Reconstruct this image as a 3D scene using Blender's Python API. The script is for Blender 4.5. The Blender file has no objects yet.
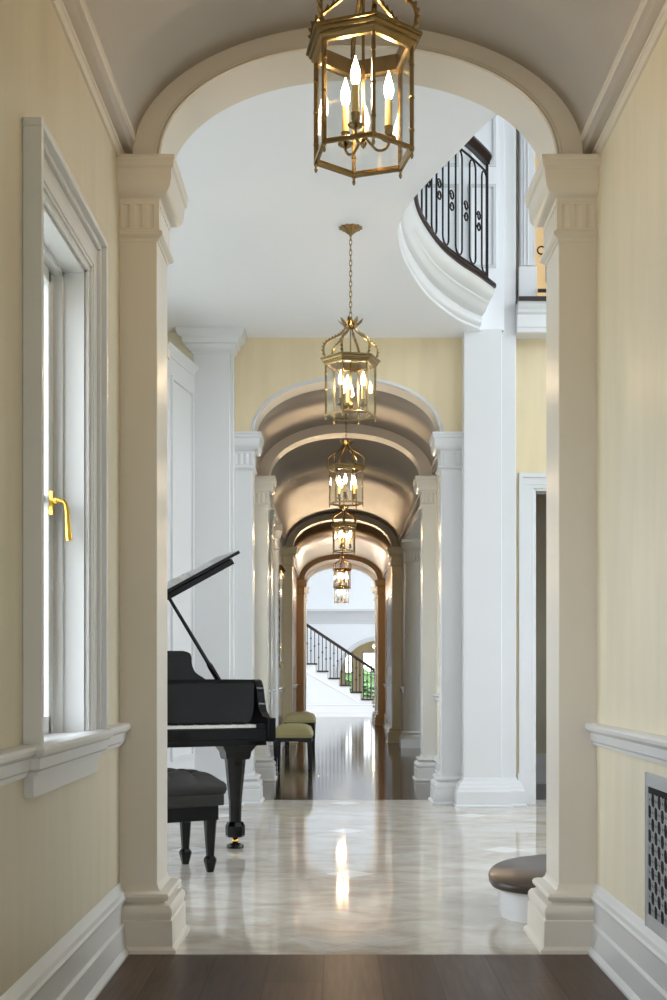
import bpy, math, random
from mathutils import Vector, Matrix
random.seed(7)
PI = math.pi
sc = bpy.context.scene
COL = sc.collection
XC = 0.084          # centre line of the hall
HW = 0.952          # half width of the hall

# ------------------------------------------------------------------ materials
def new_mat(name):
    m = bpy.data.materials.new(name); m.use_nodes = True
    nt = m.node_tree
    return m, nt, nt.nodes['Principled BSDF']

def sset(b, **k):
    for key, v in k.items():
        b.inputs[key.replace('_', ' ')].default_value = v

def lin(r, g, b):
    f = lambda c: (c/255/12.92) if c/255 <= .04045 else ((c/255+.055)/1.055)**2.4
    return (f(r), f(g), f(b), 1)

def plain(name, rgb, rough=.5, metal=0, coat=0, noise=0, nscale=8, bump=0, bscale=60, spec=.5):
    m, nt, b = new_mat(name)
    c = lin(*rgb)
    b.inputs['Base Color'].default_value = c
    b.inputs['Roughness'].default_value = rough
    b.inputs['Metallic'].default_value = metal
    b.inputs['Coat Weight'].default_value = coat
    b.inputs['Coat Roughness'].default_value = .03
    b.inputs['Specular IOR Level'].default_value = spec
    tc = nt.nodes.new('ShaderNodeTexCoord')
    if noise:
        n = nt.nodes.new('ShaderNodeTexNoise'); n.inputs['Scale'].default_value = nscale
        n.inputs['Detail'].default_value = 6
        nt.links.new(tc.outputs['Object'], n.inputs['Vector'])
        mx = nt.nodes.new('ShaderNodeMix'); mx.data_type = 'RGBA'
        mx.inputs['A'].default_value = tuple(x*(1-noise) for x in c[:3]) + (1,)
        mx.inputs['B'].default_value = tuple(min(1, x*(1+noise)) for x in c[:3]) + (1,)
        nt.links.new(n.outputs['Fac'], mx.inputs['Factor'])
        nt.links.new(mx.outputs['Result'], b.inputs['Base Color'])
    if bump:
        n2 = nt.nodes.new('ShaderNodeTexNoise'); n2.inputs['Scale'].default_value = bscale
        nt.links.new(tc.outputs['Object'], n2.inputs['Vector'])
        bp = nt.nodes.new('ShaderNodeBump'); bp.inputs['Strength'].default_value = bump
        bp.inputs['Distance'].default_value = .004
        nt.links.new(n2.outputs['Fac'], bp.inputs['Height'])
        nt.links.new(bp.outputs['Normal'], b.inputs['Normal'])
    return m

def linen(name, rgb, rough=.38):
    """wall covering: fine vertical weave, soft mottling, slight sheen"""
    m, nt, b = new_mat(name)
    c = lin(*rgb)
    tc = nt.nodes.new('ShaderNodeTexCoord')
    mp = nt.nodes.new('ShaderNodeMapping'); mp.inputs['Scale'].default_value = (9, 9, 1.6)
    nt.links.new(tc.outputs['Object'], mp.inputs['Vector'])
    n = nt.nodes.new('ShaderNodeTexNoise'); n.inputs['Scale'].default_value = 1.0; n.inputs['Detail'].default_value = 8
    nt.links.new(mp.outputs['Vector'], n.inputs['Vector'])
    mx = nt.nodes.new('ShaderNodeMix'); mx.data_type = 'RGBA'
    mx.inputs['A'].default_value = tuple(x*.88 for x in c[:3]) + (1,)
    mx.inputs['B'].default_value = tuple(min(1, x*1.1) for x in c[:3]) + (1,)
    nt.links.new(n.outputs['Fac'], mx.inputs['Factor'])
    nt.links.new(mx.outputs['Result'], b.inputs['Base Color'])
    mp2 = nt.nodes.new('ShaderNodeMapping'); mp2.inputs['Scale'].default_value = (260, 260, 22)
    nt.links.new(tc.outputs['Object'], mp2.inputs['Vector'])
    n2 = nt.nodes.new('ShaderNodeTexNoise'); n2.inputs['Scale'].default_value = 1
    nt.links.new(mp2.outputs['Vector'], n2.inputs['Vector'])
    bp = nt.nodes.new('ShaderNodeBump'); bp.inputs['Strength'].default_value = .12; bp.inputs['Distance'].default_value = .002
    nt.links.new(n2.outputs['Fac'], bp.inputs['Height'])
    nt.links.new(bp.outputs['Normal'], b.inputs['Normal'])
    b.inputs['Roughness'].default_value = rough
    return m

M = {}
M['paint'] = plain('white_gloss_paint', (216, 217, 219), .27, noise=.015, nscale=3)
M['paint_warm'] = plain('cream_gloss_paint', (216, 209, 198), .3, noise=.02, nscale=3)
M['paint_matt'] = plain('white_matt_paint', (238, 240, 244), .55, noise=.01)
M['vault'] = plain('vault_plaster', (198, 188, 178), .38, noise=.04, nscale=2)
M['vault_dim'] = plain('vault_plaster_dim', (158, 147, 138), .42, noise=.04, nscale=2)  # copy of the vault plaster, dimness of the long hall put into its colour
M['vault_lamplit'] = plain('vault_plaster_lamplit', (184, 163, 138), .3, noise=.04, nscale=2)  # vault plaster with the warm lantern light mixed into the colour
M['paint_lamplit'] = plain('lamplit_pilaster_paint', (224, 211, 182), .3)  # fourth arch pilasters: white paint tinted to imitate lantern light
M['paint_lamplit_warm'] = plain('warm_lamplit_pilaster_paint', (222, 204, 168), .32)  # fifth arch pilasters: stronger lantern glow put into the paint colour
M['linen'] = linen('cream_wall_covering', (226, 217, 194))
M['linen_foyer'] = linen('yellow_cream_wall_covering', (224, 208, 172))
M['linen_shade'] = linen('shaded_cream_wall_covering', (208, 199, 178))  # darker copy of linen, shade of the window wall put into the colour
M['linen_tan_lamplit'] = linen('tan_lamplit_wall_covering', (200, 165, 115))  # upstairs wall's own tan; in the hall bay it imitates lantern warmth
M['brass'] = plain('antique_brass', (152, 130, 90), .26, 1, noise=.2, nscale=40)
M['brass_bright'] = plain('polished_brass', (236, 196, 92), .16, 1)
M['iron'] = plain('black_wrought_iron', (38, 32, 30), .4, .6)
M['rail_wood'] = plain('dark_handrail_wood', (44, 31, 26), .35, spec=.3, noise=.2, nscale=12)
M['tread_wood'] = plain('dark_stained_tread', (62, 50, 44), .3, spec=.3, noise=.25, nscale=14)
M['lacquer'] = plain('black_piano_lacquer', (5, 5, 6), .07, spec=.35)
M['blackwood'] = plain('black_wood', (11, 10, 10), .25, spec=.35)
M['leather'] = plain('charcoal_leather', (44, 42, 42), .4, spec=.35, noise=.12, nscale=30, bump=.25, bscale=300)
M['olive'] = plain('olive_gold_fabric', (186, 180, 138), .7, noise=.1, nscale=40, bump=.2, bscale=500)
M['ivory'] = plain('ivory_keys', (236, 234, 228), .25)
M['candle'] = plain('cream_candle_sleeve', (236, 206, 138), .5)
M['gilt'] = plain('gilt_frame', (160, 130, 76), .32, .9, noise=.3, nscale=30)
M['darkart'] = plain('dark_picture_panel', (30, 26, 24), .15, coat=.5, noise=.5, nscale=4)
M['grille'] = plain('silver_grey_metal', (184, 186, 190), .35, .3)
M['void'] = plain('duct_shade', (14, 14, 16), .9)
M['strings'] = plain('gold_iron_plate', (170, 140, 70), .35, .7)
M['green'] = plain('garden_green', (96, 130, 84), .9, noise=.5, nscale=2)
M['darkdoor'] = plain('dark_opening_door', (58, 36, 22), .3, noise=.3, nscale=6)

def glass_mat():
    m = bpy.data.materials.new('clear_glass'); m.use_nodes = True
    nt = m.node_tree; nt.nodes.clear()
    out = nt.nodes.new('ShaderNodeOutputMaterial')
    tr = nt.nodes.new('ShaderNodeBsdfTransparent'); gl = nt.nodes.new('ShaderNodeBsdfGlossy')
    gl.inputs['Roughness'].default_value = .02
    tr.inputs['Color'].default_value = (.95, .96, .96, 1)
    lw = nt.nodes.new('ShaderNodeLayerWeight'); lw.inputs['Blend'].default_value = .5; pw = nt.nodes.new('ShaderNodeMath'); pw.operation = 'POWER'; pw.inputs[1].default_value = 4; nt.links.new(lw.outputs['Facing'], pw.inputs[0])
    fr = nt.nodes.new('ShaderNodeMath'); fr.operation = 'MULTIPLY_ADD'; fr.inputs[1].default_value = .7; fr.inputs[2].default_value = .04; nt.links.new(pw.outputs[0], fr.inputs[0])
    mx = nt.nodes.new('ShaderNodeMixShader')
    nt.links.new(fr.outputs[0], mx.inputs[0]); nt.links.new(tr.outputs[0], mx.inputs[1]); nt.links.new(gl.outputs[0], mx.inputs[2])
    nt.links.new(mx.outputs[0], out.inputs[0])
    return m
M['glass'] = glass_mat()

def emit_mat(name, col, s):
    m = bpy.data.materials.new(name); m.use_nodes = True
    nt = m.node_tree; nt.nodes.clear()
    out = nt.nodes.new('ShaderNodeOutputMaterial'); e = nt.nodes.new('ShaderNodeEmission')
    e.inputs[0].default_value = col; e.inputs[1].default_value = s
    nt.links.new(e.outputs[0], out.inputs[0]); return m
BULB = 90.0
M['bulb_dim'] = emit_mat('chandelier_bulb', (1, .8, .55, 1), 30)
M['bulb1'] = emit_mat('glowing_bulb_high', (1, .70, .40, 1), 150)
M['bulb2'] = emit_mat('glowing_bulb_warm', (1, .68, .38, 1), 400)
M['bulb3'] = emit_mat('glowing_bulb_end', (1, .78, .55, 1), 300)
M['bulb4'] = emit_mat('glowing_bulb_mid', (1, .76, .5, 1), 85)
M['bulb'] = emit_mat('glowing_bulb', (1, .73, .44, 1), BULB)

def wood_floor(name, c1, c2, rough, width=.21, length=2.2):
    m, nt, b = new_mat(name)
    if rough > .2: b.inputs['Specular IOR Level'].default_value = .2
    tc = nt.nodes.new('ShaderNodeTexCoord')
    mp = nt.nodes.new('ShaderNodeMapping'); mp.inputs['Rotation'].default_value = (0, 0, PI/2)
    mp.inputs['Location'].default_value = (.07, .05, 0)
    nt.links.new(tc.outputs['Object'], mp.inputs['Vector'])
    br = nt.nodes.new('ShaderNodeTexBrick')
    br.offset = .37; br.inputs['Scale'].default_value = 1
    br.inputs['Brick Width'].default_value = length; br.inputs['Row Height'].default_value = width
    br.inputs['Mortar Size'].default_value = .0022; br.inputs['Mortar Smooth'].default_value = .2; br.inputs['Bias'].default_value = 0
    br.inputs['Color1'].default_value = lin(*c1); br.inputs['Color2'].default_value = lin(*c2)
    br.inputs['Mortar'].default_value = lin(18, 12, 10)
    nt.links.new(mp.outputs['Vector'], br.inputs['Vector'])
    mp2 = nt.nodes.new('ShaderNodeMapping'); mp2.inputs['Scale'].default_value = (55, 3.0, 1)
    nt.links.new(tc.outputs['Object'], mp2.inputs['Vector'])
    n = nt.nodes.new('ShaderNodeTexNoise'); n.inputs['Scale'].default_value = 1; n.inputs['Detail'].default_value = 8
    nt.links.new(mp2.outputs['Vector'], n.inputs['Vector'])
    mx = nt.nodes.new('ShaderNodeMix'); mx.data_type = 'RGBA'; mx.blend_type = 'MULTIPLY'; mx.inputs['Factor'].default_value = 1
    rp = nt.nodes.new('ShaderNodeMapRange'); rp.inputs['From Min'].default_value = .3; rp.inputs['From Max'].default_value = .7
    rp.inputs['To Min'].default_value = .55; rp.inputs['To Max'].default_value = 1.25
    nt.links.new(n.outputs['Fac'], rp.inputs['Value'])
    nt.links.new(br.outputs['Color'], mx.inputs['A']); nt.links.new(rp.outputs['Result'], mx.inputs['B'])
    nt.links.new(mx.outputs['Result'], b.inputs['Base Color'])
    b.inputs['Roughness'].default_value = rough
    bp = nt.nodes.new('ShaderNodeBump'); bp.inputs['Strength'].default_value = .15; bp.inputs['Distance'].default_value = .002
    inv = nt.nodes.new('ShaderNodeMath'); inv.operation = 'SUBTRACT'; inv.inputs[0].default_value = 1
    nt.links.new(br.outputs['Fac'], inv.inputs[1]); nt.links.new(inv.outputs[0], bp.inputs['Height'])
    nt.links.new(bp.outputs['Normal'], b.inputs['Normal'])
    return m
M['wood'] = wood_floor('dark_oak_planks', (84, 61, 46), (66, 46, 35), .34)
M['wood_far'] = wood_floor('dark_oak_planks_polished', (66, 49, 40), (50, 37, 31), .1, .3, .3)

def marble_floor():
    m, nt, b = new_mat('honed_marble_tiles')
    N = nt.nodes.new; L = nt.links.new
    tc = N('ShaderNodeTexCoord'); sp = N('ShaderNodeSeparateXYZ'); L(tc.outputs['Object'], sp.inputs[0])
    def math_(op, a, bb=None):
        n = N('ShaderNodeMath'); n.operation = op
        for i, v in enumerate((a, bb)):
            if v is None: continue
            if isinstance(v, (int, float)): n.inputs[i].default_value = v
            else: L(v, n.inputs[i])
        return n.outputs[0]
    u = math_('DIVIDE', math_('SUBTRACT', sp.outputs[0], .07), .98)
    v = math_('DIVIDE', math_('SUBTRACT', sp.outputs[1], 6.9), .95)
    p = math_('MULTIPLY', math_('ADD', u, v), .5); q = math_('MULTIPLY', math_('SUBTRACT', u, v), .5)
    dp = math_('ABSOLUTE', math_('SUBTRACT', p, math_('ROUND', p))); dq = math_('ABSOLUTE', math_('SUBTRACT', q, math_('ROUND', q)))
    mxd = math_('MAXIMUM', dp, dq)
    inset = math_('MULTIPLY', math_('LESS_THAN', mxd, .072), math_('GREATER_THAN', sp.outputs[1], 5.9))
    mnd = math_('MINIMUM', dp, dq)
    j1 = math_('LESS_THAN', mnd, .0016)
    j2 = math_('LESS_THAN', math_('ABSOLUTE', math_('SUBTRACT', mxd, .072)), .002)
    wn = N('ShaderNodeTexWhiteNoise'); wn.noise_dimensions = '2D'
    cb = N('ShaderNodeCombineXYZ'); L(math_('FLOOR', p), cb.inputs[0]); L(math_('FLOOR', q), cb.inputs[1]); L(cb.outputs[0], wn.inputs['Vector'])
    mp = N('ShaderNodeMapping'); mp.inputs['Scale'].default_value = (1.0, 1.5, 1); mp.inputs['Rotation'].default_value = (0, 0, .18)
    L(tc.outputs['Object'], mp.inputs['Vector'])
    n1 = N('ShaderNodeTexNoise'); n1.inputs['Scale'].default_value = 3.2; n1.inputs['Detail'].default_value = 10; n1.inputs['Roughness'].default_value = .65
    n1.inputs['Distortion'].default_value = .6
    L(mp.outputs['Vector'], n1.inputs['Vector'])
    cr = N('ShaderNodeValToRGB')
    e = cr.color_ramp.elements
    e[0].position = .32; e[0].color = lin(180, 169, 156)
    e[1].position = .68; e[1].color = lin(215, 211, 205)
    k = cr.color_ramp.elements.new(.5); k.color = lin(200, 193, 184)
    L(n1.outputs['Fac'], cr.inputs[0])
    hv = N('ShaderNodeHueSaturation'); L(cr.outputs[0], hv.inputs['Color'])
    L(math_('ADD', math_('MULTIPLY', wn.outputs['Value'], .2), .9), hv.inputs['Value'])
    m1 = N('ShaderNodeMix'); m1.data_type = 'RGBA'; L(inset, m1.inputs['Factor']); L(hv.outputs[0], m1.inputs['A'])
    m1.inputs['B'].default_value = lin(232, 231, 229)
    m2 = N('ShaderNodeMix'); m2.data_type = 'RGBA'
    L(math_('MULTIPLY', math_('MAXIMUM', math_('MULTIPLY', j1, math_('SUBTRACT', 1, inset)), j2), .35), m2.inputs['Factor'])
    L(m1.outputs['Result'], m2.inputs['A']); m2.inputs['B'].default_value = lin(140, 126, 110)
    L(m2.outputs['Result'], b.inputs['Base Color'])
    b.inputs['Roughness'].default_value = .05; b.inputs['Specular IOR Level'].default_value = .22
    return m
M['marble'] = marble_floor()

# ------------------------------------------------------------------ mesh builder
class MB:
    def __init__(s): s.v = []; s.f = []
    def add(s, vs, fs):
        o = len(s.v); s.v += [tuple(p) for p in vs]; s.f += [tuple(i+o for i in f) for f in fs]
    def box(s, x0, x1, y0, y1, z0, z1):
        s.add([(x0,y0,z0),(x1,y0,z0),(x1,y1,z0),(x0,y1,z0),(x0,y0,z1),(x1,y0,z1),(x1,y1,z1),(x0,y1,z1)],
              [(0,3,2,1),(4,5,6,7),(0,1,5,4),(1,2,6,5),(2,3,7,6),(3,0,4,7)]); return s
    def prism(s, pts, z0, z1):
        """pts: plan polygon (x,y), extruded in z"""
        n = len(pts)
        s.add([(x,y,z0) for x,y in pts]+[(x,y,z1) for x,y in pts],
              [tuple(range(n))[::-1], tuple(range(n,2*n))]+[(i,(i+1)%n,(i+1)%n+n,i+n) for i in range(n)]); return s
    def prism_axis(s, pts, a0, a1, axis):
        """pts: 2D polygon; axis 'x': pts=(y,z); 'y': pts=(x,z)"""
        n = len(pts)
        mk = (lambda p, a: (a, p[0], p[1])) if axis == 'x' else (lambda p, a: (p[0], a, p[1]))
        s.add([mk(p,a0) for p in pts]+[mk(p,a1) for p in pts],
              [tuple(range(n))[::-1], tuple(range(n,2*n))]+[(i,(i+1)%n,(i+1)%n+n,i+n) for i in range(n)]); return s
    def lathe(s, prof, c=(0,0,0), seg=24, flute=0, nfl=8):
        vs = []; fs = []
        for r, z in prof:
            for k in range(seg):
                a = 2*PI*k/seg
                rr = r*(1 + flute*math.cos(nfl*a))
                vs.append((c[0]+rr*math.cos(a), c[1]+rr*math.sin(a), c[2]+z))
        n = len(prof)
        for i in range(n-1):
            for k in range(seg):
                k2 = (k+1) % seg
                fs.append((i*seg+k, i*seg+k2, (i+1)*seg+k2, (i+1)*seg+k))
        fs.append(tuple(range(seg))[::-1]); fs.append(tuple((n-1)*seg+k for k in range(seg)))
        s.add(vs, fs); return s
    def loft(s, rings, closed=True, caps=True):
        n = len(rings[0]); vs = [p for r in rings for p in r]; fs = []
        for i in range(len(rings)-1):
            for k in range(n if closed else n-1):
                k2 = (k+1) % n
                fs.append((i*n+k, i*n+k2, (i+1)*n+k2, (i+1)*n+k))
        if caps and closed:
            fs.append(tuple(range(n))[::-1]); fs.append(tuple((len(rings)-1)*n+k for k in range(n)))
        s.add(vs, fs); return s
    def tube(s, pts, r, seg=8, flat=1.0):
        pts = [Vector(p) for p in pts]; rings = []
        up = None
        for i, p in enumerate(pts):
            t = (pts[min(i+1, len(pts)-1)] - pts[max(i-1, 0)]).normalized()
            if up is None:
                up = Vector((0,0,1)) if abs(t.z) < .9 else Vector((1,0,0))
            a = t.cross(up).normalized(); b = a.cross(t).normalized(); up = b
            rr = r[i] if isinstance(r, (list, tuple)) else r
            rings.append([p + a*rr*math.cos(2*PI*k/seg) + b*rr*flat*math.sin(2*PI*k/seg) for k in range(seg)])
        s.loft(rings); return s
    def torus(s, c, R, r, axis='z', seg=20, ring=8, sx=1, sz=1):
        pts = []
        rings = []
        for i in range(seg):
            a = 2*PI*i/seg
            rg = []
            for k in range(ring):
                b = 2*PI*k/ring
                rad = R + r*math.cos(b); u = rad*math.cos(a)*sx; v = rad*math.sin(a)*sz; w = r*math.sin(b)
                p = {'z': (u, v, w), 'y': (u, w, v), 'x': (w, u, v)}[axis]
                rg.append((c[0]+p[0], c[1]+p[1], c[2]+p[2]))
            rings.append(rg)
        rings.append(rings[0])
        s.loft(rings, caps=False); return s
    def mold(s, path, prof, closed=False):
        """sweep profile [(out, z)] along plan path; outward = right-hand side of travel; mitred"""
        P = [Vector((p[0], p[1])) for p in path]; n = len(P); offs = []
        for i in range(n):
            def nrm(a, b):
                d = (b-a).normalized(); return Vector((d.y, -d.x))
            if closed: n1 = nrm(P[i-1], P[i]); n2 = nrm(P[i], P[(i+1) % n])
            else:
                n1 = nrm(P[max(i-1,0)], P[max(i,1)]); n2 = nrm(P[min(i,n-2)], P[min(i+1,n-1)])
            m = (n1+n2); m = m/ (m.dot(n1)) if m.length > 1e-6 else n1
            offs.append(m)
        rings = [[(P[i].x+offs[i].x*o, P[i].y+offs[i].y*o, z) for o, z in prof] for i in range(n)]
        if closed: rings.append(rings[0])
        s.loft(rings, closed=True, caps=not closed); return s
    def xf(s, mat):
        s.v = [tuple(mat @ Vector(p)) for p in s.v]; return s
    def build(s, name, mat, parent=None, smooth=False, bevel=0, angle=40):
        me = bpy.data.meshes.new(name); me.from_pydata(s.v, [], s.f)
        me.validate()
        import bmesh
        bm = bmesh.new(); bm.from_mesh(me); bmesh.ops.recalc_face_normals(bm, faces=bm.faces); bm.to_mesh(me); bm.free()
        me.materials.append(M[mat] if isinstance(mat, str) else mat)
        o = bpy.data.objects.new(name, me); COL.objects.link(o)
        if parent: o.parent = parent
        if smooth:
            for p in me.polygons: p.use_smooth = True
            try: me.set_sharp_from_angle(angle=math.radians(angle))
            except Exception: pass
        if bevel:
            md = o.modifiers.new('bevel', 'BEVEL'); md.width = bevel; md.segments = 2; md.limit_method = 'ANGLE'
        return o

def thing(name, label, cat, loc=(0,0,0), rz=0, group=None):
    o = bpy.data.objects.new(name, None); COL.objects.link(o); o.empty_display_size = .1
    o.location = loc; o.rotation_euler = (0,0,rz); o['label'] = label; o['category'] = cat
    if group: o['group'] = group
    return o
def tag(o, label, cat, group=None):
    o['label'] = label; o['category'] = cat
    if group: o['group'] = group
    return o
def struct(o, label=None, cat=None):
    o['kind'] = 'structure'
    if label: o['label'] = label
    if cat: o['category'] = cat
    return o
def sempty(name, label, cat, loc=(0,0,0)):
    o = bpy.data.objects.new(name, None); COL.objects.link(o); o.location = loc
    o['kind'] = 'structure'; o['label'] = label; o['category'] = cat
    return o
def copy_tree(o, parent=None):
    c = o.copy(); COL.objects.link(c)
    if parent: c.parent = parent
    for ch in list(o.children): copy_tree(ch, c)
    return c
def catmull(P, n=6):
    P = [Vector(p) for p in P]; out = []
    for i in range(len(P)-1):
        p0 = P[max(i-1,0)]; p1 = P[i]; p2 = P[i+1]; p3 = P[min(i+2,len(P)-1)]
        for k in range(n):
            t = k/n
            out.append(.5*((2*p1)+(-p0+p2)*t+(2*p0-5*p1+4*p2-p3)*t*t+(-p0+3*p1-3*p2+p3)*t**3))
    out.append(P[-1]); return out

# ------------------------------------------------------------------ walls helpers
def holes_wall(axis, a0, a1, u0, u1, z0, z1, holes):
    """axis 'x': wall normal along x between a0..a1, u = y.  axis 'y': normal along y, u = x."""
    us = sorted({u0, u1, *[h[0] for h in holes], *[h[1] for h in holes]})
    zs = sorted({z0, z1, *[h[2] for h in holes], *[h[3] for h in holes]})
    m = MB()
    for i in range(len(us)-1):
        for j in range(len(zs)-1):
            cu = (us[i]+us[i+1])/2; cz = (zs[j]+zs[j+1])/2
            if any(h[0] < cu < h[1] and h[2] < cz < h[3] for h in holes): continue
            if axis == 'x': m.box(a0, a1, us[i], us[i+1], zs[j], zs[j+1])
            else: m.box(us[i], us[i+1], a0, a1, zs[j], zs[j+1])
    return m

ZS = 3.149           # arch springing = capital top
AH = 0.79            # arch half opening
def arch_pt(t, hw=AH, rise=.455, zs=ZS, xc=XC, e=2.1):
    c = math.cos(t); s_ = math.sin(t)
    return (xc + hw*math.copysign(abs(c)**(2/e), c), zs + rise*abs(s_)**(2/e))
NA = 40
def arch_wall(y0, y1, xl, xr, ztop, hw=AH, rise=.455, zs=ZS):
    m = MB()
    m.box(xl, XC-hw, y0, y1, zs, ztop); m.box(XC+hw, xr, y0, y1, zs, ztop)
    pts = [arch_pt(PI*k/NA, hw, rise, zs) for k in range(NA+1)][::-1]
    for y in (y0, y1):
        vs = []; fs = []
        for x, z in pts: vs += [(x,y,z),(x,y,ztop)]
        for k in range(NA): fs.append((2*k,2*k+2,2*k+3,2*k+1))
        m.add(vs, fs)
    vs = []; fs = []
    for x, z in pts: vs += [(x,y0,z),(x,y1,z)]
    for k in range(NA): fs.append((2*k,2*k+1,2*k+3,2*k+2))
    m.add(vs, fs)
    return m
def archivolt(y0, hw=AH, rise=.455, back=False):
    """thin stepped moulding around the arch edge on its face"""
    m = MB(); rings = []
    prof = [(0,0),(0,-.012),(.007,-.016),(.013,-.012),(.016,-.006),(.026,-.006),(.03,-.001),(.03,0)]
    s_ = 1 if not back else -1
    for k in range(NA+1):
        t = PI*k/NA
        rg = []
        for o, d in prof:
            x, z = arch_pt(t, hw+o, rise+o)
            rg.append((x, y0+d*s_, z))
        rings.append(rg)
    m.loft(rings); return m

BASE = [(0,0),(.085,0),(.085,.014),(.07,.026),(.068,.125),(.062,.13),(.064,.142),(.068,.155),(.066,.17),(.056,.184),(.044,.188),
        (.034,.194),(.034,.199),(.044,.201),(.05,.208),(.052,.218),(.046,.229),(.034,.234),(.014,.237),(.005,.246),(.001,.262),(0,.262)]
CAP = [(0,2.992),(.010,2.992),(.012,3.0),(.02,3.004),(.036,3.008),(.05,3.02),(.059,3.038),(.063,3.06),(.064,3.085),(.066,3.1),(.075,3.106),(.076,3.13),(.08,3.134),(.08,ZS),(0,ZS)]
ASTR = [(0,2.832),(.004,2.833),(.006,2.842),(.018,2.848),(.024,2.854),(.024,2.866),(.016,2.872),(0,2.872)]
def fluted_path(path, groove=.007):
    """plan path with vertical grooves cut along each run"""
    out = []
    for i in range(len(path)-1):
        a = Vector(path[i]); b = Vector(path[i+1]); d = b-a; L = d.length; d.normalize(); nr = Vector((d.y,-d.x))
        n = max(2, int(round(L/.05))); w = .032
        out.append(a)
        if L > .1:
            gap = L/(n+.15)
            for k in range(n):
                c = (k+.575)*gap
                for q, dep in ((-.5,0),(-.3,.7),(0,1),(.3,.7),(.5,0)):
                    out.append(a + d*(c+q*w) - nr*groove*dep)
    out.append(Vector(path[-1])); return [(p.x,p.y) for p in out]
def capital_mb(path, dz=0, sc_=1):
    m = MB()
    m.mold(path, [(o*sc_, z+dz) for o, z in CAP]); m.mold(path, [(o*sc_, z+dz) for o, z in ASTR])
    fp = fluted_path([(p[0], p[1]) for p in path])
    m.mold(path, [(0,2.872+dz),(.010,2.872+dz),(.010,2.884+dz),(0,2.884+dz)])
    m.mold(path, [(0,2.978+dz),(.010,2.978+dz),(.010,2.995+dz),(0,2.995+dz)])
    # grooved band, stands .009 proud
    off = MB()
    P = [Vector(p) for p in fp]
    rings = []
    # offset polygon outwards by simple normal of original run
    runs = []
    for i in range(len(path)-1):
        a = Vector(path[i]); b = Vector(path[i+1]); d = (b-a).normalized(); nr = Vector((d.y,-d.x))
        sub = fluted_path([path[i], path[i+1]])
        s0 = [(Vector(q)+nr*.009) for q in sub]
        s0[0] -= d*0; runs.append((s0, a, b, nr, d))
    for s0, a, b, nr, d in runs:
        lo = [(q.x, q.y, 2.884+dz) for q in s0]; hi = [(q.x, q.y, 2.978+dz) for q in s0]
        m.loft([lo, hi], closed=False, caps=False)
        # little corner fillers
        for e, sg in ((s0[0], -1), (s0[-1], 1)):
            c = e + d*sg*.009; q = e - nr*.009
            m.add([(e.x,e.y,2.884+dz),(c.x,c.y,2.884+dz),(c.x,c.y,2.978+dz),(e.x,e.y,2.978+dz)], [(0,1,2,3)])
    return m

tn = [0]
def trim_name():
    tn[0] += 1; return 'trim_%d' % tn[0]

def pilaster(side, y0, y1, x_in, x_wall, label, mat='paint'):
    root = sempty(trim_name(), label, 'pilaster', (x_in, (y0+y1)/2, 0))
    path = [(x_wall,y0),(x_in,y0),(x_in,y1),(x_wall,y1)] if side < 0 else [(x_wall,y1),(x_in,y1),(x_in,y0),(x_wall,y0)]
    T = Matrix.Translation((-x_in, -(y0+y1)/2, 0))
    m = MB().box(min(x_in,x_wall), max(x_in,x_wall), y0, y1, .2, ZS-.002); m.xf(T).build('shaft', mat, root, bevel=.004)
    m = MB().mold(path, BASE); m.xf(T).build('base', mat, root, smooth=True, angle=35)
    m = capital_mb(path); m.xf(T).build('capital', mat, root, smooth=True, angle=35)
    return root

BB = [(0,0),(.05,0),(.05,.01),(.044,.018),(.034,.028),(.03,.11),(.026,.116),(.02,.119),(.019,.2),(.03,.206),(.031,.216),(.024,.224),(.021,.24),(.012,.25),(.006,.262),(0,.268)]
CR = [(0,.818),(.014,.818),(.016,.83),(.024,.838),(.026,.868),(.034,.872),(.044,.882),(.046,.893),(.042,.902),(.03,.907),(0,.907)]
CROWN = [(0,3.141),(.010,3.141),(.012,3.150),(.009,3.153),(.012,3.170),(.019,3.173),(.021,3.180),(.017,3.184),(.027,3.188),(.034,3.196),(.042,3.209),(.047,3.212),(.047,3.219),(.054,3.222),(.058,3.230),(.064,3.233),(.064,3.252),(0,3.252)]
XL, XR = XC-HW, XC+HW
def run(name, side, y0, y1, prof, mat='paint', smooth=True):
    path = [(XL,y0),(XL,y1)] if side < 0 else [(XR,y1),(XR,y0)]
    # left wall: outward = +x = right-hand of +y travel
    o = MB().mold(path, prof).build(name, mat, None, smooth=smooth, angle=30)
    return struct(o)

def vault(y0, y1, mat, apex=3.74, hw=HW-.012, zs=3.18):
    pts = [arch_pt(PI*k/48, hw, apex-zs, zs, XC, 2.0) for k in range(49)]
    m = MB(); rings = [[(x,y0,z) for x,z in pts],[(x,y1,z) for x,z in pts]]
    m.loft(rings, closed=False, caps=False)
    # crown of solid plaster above, keeps daylight out
    o = m.build('ceiling', mat, None, smooth=True)
    md = o.modifiers.new('solid', 'SOLIDIFY'); md.thickness = .08; md.offset = 0
    return struct(o, 'barrel vault of smooth plaster', 'ceiling')

# ================================================================== FLOORS
Y1, Y1b = 5.0, 5.27      # first arch
Y2, Y2b = 10.62, 10.9
Y3, Y3b = 12.96, 13.24
Y4, Y4b = 20.12, 20.4
Y5, Y5b = 27.1, 27.38
Y6, Y6b = 29.2, 29.48
YE = 32.35
def floor_piece(x0,x1,y0,y1,mat,label,z=0):
    return struct(MB().box(x0,x1,y0,y1,z-.1,z).build('floor', mat), label, 'floor')
floor_piece(-1.3, 1.5, -3.2, 4.911, 'wood', 'dark oak plank floor of the near hall')
floor_piece(-5.3, 5.2, 4.911, 10.96, 'marble', 'pale marble tile floor of the foyer with diamond insets')
floor_piece(-4.2, 5.2, 10.96, YE, 'wood_far', 'polished dark floor of the long hall')
floor_piece(-4.2, 5.2, YE, 52, 'marble', 'pale stone floor before the far staircase')

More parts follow.
